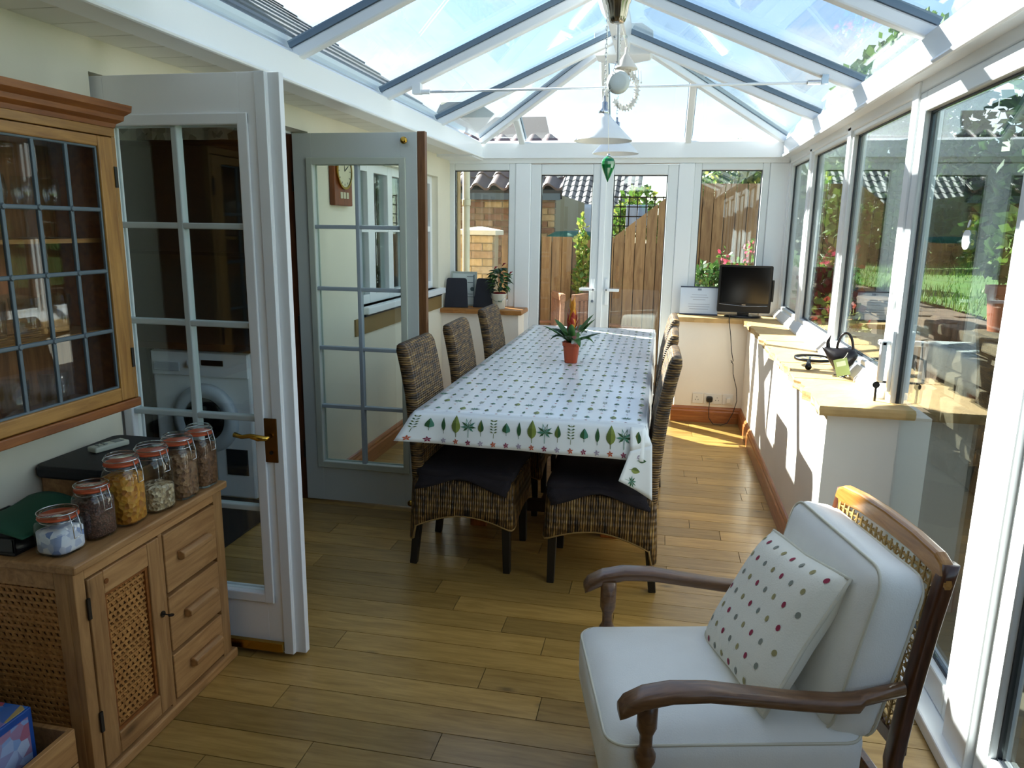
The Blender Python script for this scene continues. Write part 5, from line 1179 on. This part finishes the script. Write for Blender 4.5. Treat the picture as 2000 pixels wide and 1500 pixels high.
kx, ky_, kz = -1.345, 6.15, .857
part('bucket', MB().lathe([(.05, 0), (.065, .12), (.068, .12), (.068, .128), (.062, .128), (.06, .11), (0, .11)], 22, (kx, ky_, kz)), plain('white_tin', '#d8d6c6', .45), bk, smooth=True, bevel=.001)
part('inner_pot', MB().lathe([(.045, .1), (.052, .138), (.046, .138), (.044, .125), (0, .125)], 20, (kx, ky_, kz)), plain('red_pot', '#7d2a22', .6), bk, smooth=True)
part('wire_handle', MB().tube([(kx+.068*cos(a), ky_+.03*sin(a)*0-.01-.055*sin(a), kz+.12-.055*sin(a)) for a in [pi*k/12 for k in range(13)]], .002, 6), CHROME, bk, smooth=True)
part('green_lettering', MB().box(kx+.005, kx+.012, ky_-.0635, ky_-.061, kz+.06, kz+.072).box(kx+.016, kx+.023, ky_-.063, ky_-.0605, kz+.06, kz+.072).box(kx+.027, kx+.034, ky_-.061, ky_-.0585, kz+.06, kz+.072), LEAF, bk)
rl = random.Random(8)
part('stems', MB().tube([(kx, ky_, kz+.12), (kx+.01, ky_, kz+.22)], .005, 6).tube([(kx, ky_, kz+.17), (kx+.05, ky_, kz+.27)], .004, 6).tube([(kx, ky_, kz+.17), (kx-.05, ky_-.02, kz+.28)], .004, 6), LEAFD, bk)
for k in range(80):
    m = MB(); zz = rl.uniform(.15, .34); rr2 = .075*sin((zz-.12)/.24*pi)
    a = rl.uniform(0, 2*pi); blade_leaf(m, (kx+rr2*cos(a)*.7, ky_+rr2*sin(a)*.7, kz+zz), a+rl.uniform(-.4, .4), rl.uniform(.055, .095), rl.uniform(.026, .038), rl.uniform(-.01, .03), rl.uniform(.02, .05))
    part('leaf', m, LEAFD if k % 3 else LEAF, bk, smooth=True, fixn=False, solid=.0008)
for dx, dz in ((.03, .36), (.09, .29), (-.04, .33)):
    part('chilli', MB().tube([(kx+dx, ky_-.03, kz+dz), (kx+dx+.012, ky_-.03, kz+dz+.02), (kx+dx+.03, ky_-.03, kz+dz+.026)], [.002, .008, .002], 8), plain('chilli%g' % dx, '#7a1c20', .35), bk, smooth=True)
# ---------------- television corner
tv = thing('television', 'small black television on the back sill corner', 'television', (.655, 6.17, .857), radians(-4))
part('cabinet', MB().loft([[(a, y, .225+b) for a, b in rrect(w, h, .012, 3)] for y, w, h in ((-.03, .40, .365), (-.034, .408, .372), (.01, .408, .372), (.035, .36, .3), (.05, .2, .2))]), BLACKP, tv, world=False, bevel=.002)
part('screen', MB().box(-.185, .185, -.037, -.0335, .115, .395), SCREEN, tv, world=False)
part('silver_line', MB().tube([(-.19, -.037, .105), (-.1, -.038, .097), (0, -.0385, .09), (.1, -.038, .093), (.18, -.037, .097)], .0022, 6), CHROME, tv, world=False, smooth=True)
part('neck', MB().box(-.045, .045, -.02, .03, .01, .06), BLACKP, tv, world=False, bevel=.006)
part('foot', MB().loft([[(a*s, b*s-.005, z) for a, b in [(.145*cos(2*pi*k/28), .095*sin(2*pi*k/28)) for k in range(28)]] for s, z in ((1, .0), (1, .008), (.9, .016), (.3, .02))]), BLACKP, tv, world=False, smooth=False)
part('disc_slot', MB().box(.204, .222, -.015, .02, .13, .3), BLACKP, tv, world=False, bevel=.004)
part('logo_mark', MB().box(-.015, .015, -.0365, -.034, .098, .103), CHROME, tv, world=False)
sg_ = thing('notice_board', 'white printed notice in a dark edged holder beside the television', 'notice', (.31, 6.2, .857), radians(-2))
M = Matrix.Rotation(radians(-9), 4, 'X')
part('paper', MB().box(-.15, .15, -.002, .002, .01, .225).xf(M), plain('notice_paper', '#c9d6e6', .45), sg_, world=False)
part('edge_strip', MB().box(-.152, .152, -.005, .005, .222, .232).xf(M), plain('navy_strip', '#2b3448', .5), sg_, world=False); part('edge_strip', MB().box(-.152, .152, -.005, .005, .0, .011).xf(M), plain('navy_strip2', '#2b3448', .5), sg_, world=False)
m = MB()
for k, w in enumerate((.03, .0, .12, .14, .1, .0, .17, .17, .15)):
    if w: m.box(-w/2, w/2, -.0028, -.002, .2-k*.019, .2-k*.019+(.016 if k == 0 else .003))
part('print', m.xf(M), plain('notice_ink', '#7f8ba0', .6), sg_, world=False)
so_ = thing('socket_row', 'row of white power sockets with a black plug', 'socket', (.47, 6.045, .15))
SOCK = plain('socket_white', '#e6e2da', .35)
for x0, x1 in ((.30, .385), (.392, .53), (.537, .62)): part('face_plate', MB().box(x0, x1, 6.039, 6.0495, .155, .24), SOCK, so_, bevel=.003)
m = MB()
for x in (.335, .495, .58):
    for dx, dz in ((0, .03), (-.011, .008), (.011, .008)): m.box(x+dx-.003, x+dx+.003, 6.0384, 6.0392, .175+dz, .182+dz)
part('pin_holes', m, plain('hole_grey', '#5a564e', .6), so_)
part('plug', MB().loft([[(.435+a*s, y, .195+b*s) for a, b in rrect(.05, .05, .015, 3)] for s, y in ((1, 6.039), (1, 6.022), (.75, 6.005))]), BLACKP, so_, bevel=.002)
part('adapter', MB().box(.565, .60, 6.01, 6.039, .175, .215), SOCK, so_, bevel=.004)
cb = tag(part('power_cable', MB().tube([(.545, 6.10, .872), (.54, 6.015, .864), (.542, 5.998, .83), (.56, 6.0, .72), (.575, 6.0, .6), (.592, 5.99, .525), (.58, 5.99, .51), (.575, 5.995, .53), (.593, 5.998, .5), (.60, 6.0, .42), (.635, 6.0, .3), (.645, 6.0, .2), (.62, 5.99, .1), (.58, 5.97, .02), (.53, 5.95, .006), (.47, 5.96, .008), (.437, 5.98, .05), (.433, 6.0, .12), (.435, 6.008, .185)], .0032, 6), BLACKP, smooth=True), 'black power cable from the television down to the plug', 'cable')
# ---------------- right sill ornaments
kz = .859
wb_ = thing('bird_ornament', 'black metal bird ornament with hooped handle on the stone sill', 'ornament', (.86, 3.70, kz), radians(160))
BM = plain('black_iron', '#1a1516', .3, metal=.3)
rings = []
for x, zc, ry, rz_ in ((-.072, .105, .006, .008), (-.055, .10, .028, .03), (-.03, .09, .043, .043), (0, .082, .05, .048), (.03, .085, .044, .042), (.055, .102, .028, .028), (.08, .122, .01, .012), (.095, .132, .002, .003)):
    rings.append([(x*.95, ry*1.15*cos(a), zc+rz_*1.2*sin(a)) for a in [2*pi*k/16 for k in range(16)]])
part('body', MB().loft(rings), BM, wb_, world=False, smooth=True)
part('handle', MB().tube([(-.045+.035*1*(1-cos(a)), 0, .125+.085*sin(a)) for a in [pi*k/14 for k in range(15)]], .006, 8), BM, wb_, world=False, smooth=True)
part('tail', MB().loft([[(.05, -.004, .115), (.06, .004, .112), (.075, .0, .118)], [(.06, -.003, .16), (.066, .003, .16), (.074, 0, .165)], [(.056, 0, .195), (.057, .001, .195), (.057, 0, .197)]]), BM, wb_, world=False)
for sy in (-.02, .02):
    part('foot', MB().tube([(0, sy, .045), (.012, sy, .025), (0, sy, .004)], .003, 6).tube([(-.03, sy, .003), (.03, sy, .003)], .0025, 6).tube([(0, sy, .003), (-.022, sy+.016, .003)], .0025, 6).tube([(0, sy, .003), (-.022, sy-.016, .003)], .0025, 6), BM, wb_, world=False)
part('price_tag', MB().prism([(-.03, -.04), (.03, -.04), (.03, .04), (-.03, .04)], .0012, Matrix.Rotation(radians(-160), 4, 'Z') @ Matrix.Translation((-.012, -.075, .058)) @ Matrix.Rotation(radians(-12), 4, 'Z') @ Matrix.Rotation(radians(78), 4, 'X') @ Matrix.Rotation(radians(17), 4, 'Z')), plain('green_tag', '#93a86a', .6), wb_, world=False)
part('tag_panel', MB().prism([(-.02, .005), (.02, .005), (.02, .028), (-.02, .028)], .0016, Matrix.Rotation(radians(-160), 4, 'Z') @ Matrix.Translation((-.012, -.0752, .058)) @ Matrix.Rotation(radians(-12), 4, 'Z') @ Matrix.Rotation(radians(78), 4, 'X') @ Matrix.Rotation(radians(17), 4, 'Z')), plain('tag_pale', '#c3d0b4', .6), wb_, world=False)
part('tag_string', MB().tube([(-.03, .05, .125), (-.025, .068, .11), (-.015, .074, .098)], .0012, 5), PIPING, wb_, world=False)
mg = thing('magnifying_mirror', 'round black rimmed magnifying glass lying on the stone sill', 'magnifier', (.79, 3.99, kz))
part('rim', MB().lathe([(.083, .03), (.092, .028), (.094, .036), (.092, .044), (.083, .042)], 32, (.79, 3.99, kz), cap=False), BLACKP, mg, smooth=True)
part('lens', MB().lathe([(0, .028), (.06, .03), (.084, .035), (.06, .041), (0, .044)], 28, (.79, 3.99, kz)), JARG, mg, smooth=True)
part('handle', MB().tube([(.755, 3.91, kz+.034), (.745, 3.86, kz+.022), (.74, 3.83, kz+.016)], [.009, .013, .016], 10), BLACKP, mg, smooth=True)
part('prop', MB().tube([(.79, 4.07, kz+.03), (.79, 4.08, kz+.003)], .006, 8), BLACKP, mg)
ah = tag(part('acrylic_card_holder', MB().loft([[(.905, 3.33, kz), (.905, 3.42, kz), (.91, 3.42, kz), (.91, 3.33, kz)], [(.925, 3.335, kz+.12), (.925, 3.415, kz+.12), (.93, 3.415, kz+.12), (.93, 3.335, kz+.12)]]), JARG), 'clear acrylic card holder leaning by the side door post', 'card holder')

# ---------------- hanging from the ridge
SHADE = plain('white_glass_shade', '#f2f4f4', .25)
def pendant(label, x, y, zb, r):
    t = thing('pendant_lamp', label, 'lamp', (x, y, zb), group='white cone pendant lamps under the ridge')
    part('shade', MB().lathe([(r, 0), (r*.985, .006), (r*.62, .058), (r*.3, .108), (.028, .13), (.024, .13), (r*.28, .103), (r*.6, .052), (r*.96, .001)], 36, cap=False), SHADE, t, world=False, smooth=True)
    part('lamp_holder', MB().lathe([(.0, .11), (.018, .12), (.026, .125), (.026, .15), (.019, .155), (.019, .185), (.008, .19), (.006, .215), (0, .215)], 16), CHROME, t, world=False, smooth=True)
    part('bulb', MB().lathe([(0, .035), (.02, .045), (.027, .065), (.02, .09), (.012, .115)], 14), plain('bulb_glass', '#f4f2ea', .2), t, world=False, smooth=True)
    m = MB(); z = .215; k = 0
    while z < RZ-.075-zb:
        ax_ = (.005, 0) if k % 2 else (0, .005)
        m.tube([(ax_[0]*cos(a), ax_[1]*cos(a), z+.011+.013*sin(a)) for a in [2*pi*j/8 for j in range(8)]], .0014, 4, closed=True); z += .02; k += 1
    part('chain', m, CHROME, t, world=False); part('ceiling_rose', MB().lathe([(0, 0), (.04, 0), (.045, .012), (0, .015)], 16, (0, 0, RZ-.082-zb)), CHROME, t, world=False)
pendant('nearer white cone pendant lamp', -.328, 3.9, 1.965, .147); pendant('farther white cone pendant lamp', -.322, 4.8, 1.99, .142)
sp = thing('chrome_spotlight', 'ribbed chrome lamp at the top edge under the ridge', 'lamp', (-.20, 2.8, 2.23))
m = MB(); rings = []
for r, z in ((.012, 0), (.024, .004), (.03, .02), (.037, .06), (.041, .065), (.048, .1), (.05, .105), (.045, .14), (.02, .16)):
    rings.append([(-.20+r*(1+.05*cos(10*a))*cos(a), 2.8+r*(1+.05*cos(10*a))*sin(a), 2.235+z) for a in [2*pi*k/40 for k in range(40)]])
part('body', MB().loft(rings), plain('nickel', '#b5ad9c', .25, metal=1), sp, smooth=True); part('stem', MB().tube([(-.2, 2.8, 2.39), (-.26, 2.8, 2.6), (-.315, 2.8, RZ-.05)], .008, 8), CHROME, sp, smooth=True)
dm_ = thing('disc_mobile', 'round white capiz disc hanging on a white rod', 'mobile', (-.215, 3.15, 2.06))
part('rod', MB().tube([(-.215, 3.15, 2.17), (-.225, 3.15, 2.45), (-.29, 3.15, RZ-.06)], .0065, 8), PVC, dm_, smooth=True)
part('disc', MB().lathe([(0, -.008), (.03, -.007), (.046, 0), (.03, .007), (0, .008)], 28, (-.212, 3.145, 2.105), ax='y'), plain('capiz', '#dfe4dc', .4), dm_, smooth=True)
m = MB()
for k in range(10): m.tube([(-.222-.006*k*.5+.005*cos(a), 3.14, 2.175-k*.013+.007*sin(a)) for a in [2*pi*j/8 for j in range(8)]], .0012, 4, closed=True)
part('chain', m, CHROME, dm_)
wc_ = thing('shell_wind_chime', 'white shell wind chime with a small cone top', 'wind chime', (-.2, 3.5, 2.0))
part('cone', MB().lathe([(.052, 0), (.05, .006), (.008, .065), (.006, .09), (0, .09)], 20, (-.205, 3.5, 2.222)), plain('shell_cone', '#e4dcd0', .5), wc_, smooth=True)
part('cord', MB().tube([(-.205, 3.5, 2.31), (-.3, 3.5, RZ-.06)], .0015, 5), PIPING, wc_)
sh = plain('shell_white', '#ece8e0', .5)
for k in range(22):
    a = radians(100-k*11.5); x = -.205+.052*cos(a); z = 2.135+.075*sin(a); m = MB()
    pl_ = [((.017 if j % 2 == 0 else .008)*cos(2*pi*j/10+k), (.017 if j % 2 == 0 else .008)*sin(2*pi*j/10+k)) for j in range(10)]
    m.prism(pl_, .006, Matrix.Translation((x, 3.5+.004*(k % 3), z)) @ Matrix.Rotation(radians(90), 4, 'X') @ Matrix.Rotation(.3*(k % 4), 4, 'Y')); part('shell', m, sh, wc_)
m = MB()
for k in range(9): x = -.235+k*.012; m.tube([(x, 3.5, 2.22), (x+.004, 3.5, 2.19-.01*(k % 3))], .0012, 4); m.lathe([(0, -.006), (.005, 0), (0, .006)], 8, (x+.004, 3.5, 2.186-.01*(k % 3)))
part('beads', m, sh, wc_)
gp = thing('green_glass_drop', 'green cut glass drop hanging in front of the garden doors', 'ornament', (-.258, 3.4, 1.737))
part('drop', MB().lathe([(.001, 0), (.009, .018), (.018, .04), (.026, .06), (.0295, .075), (.029, .088), (.023, .1), (.012, .108), (.004, .112)], 12, (-.258, 3.4, 1.735)), plain('emerald_glass', '#0f7a3c', .08, coat=1), gp)
part('cap', MB().lathe([(.008, .106), (.009, .112), (.004, .122), (0, .123)], 10, (-.258, 3.4, 1.735)), CHROME, gp, smooth=True)
part('thread', MB().tube([(-.258, 3.4, 1.855), (-.30, 3.4, RZ-.06)], .0009, 4), PIPING, gp)
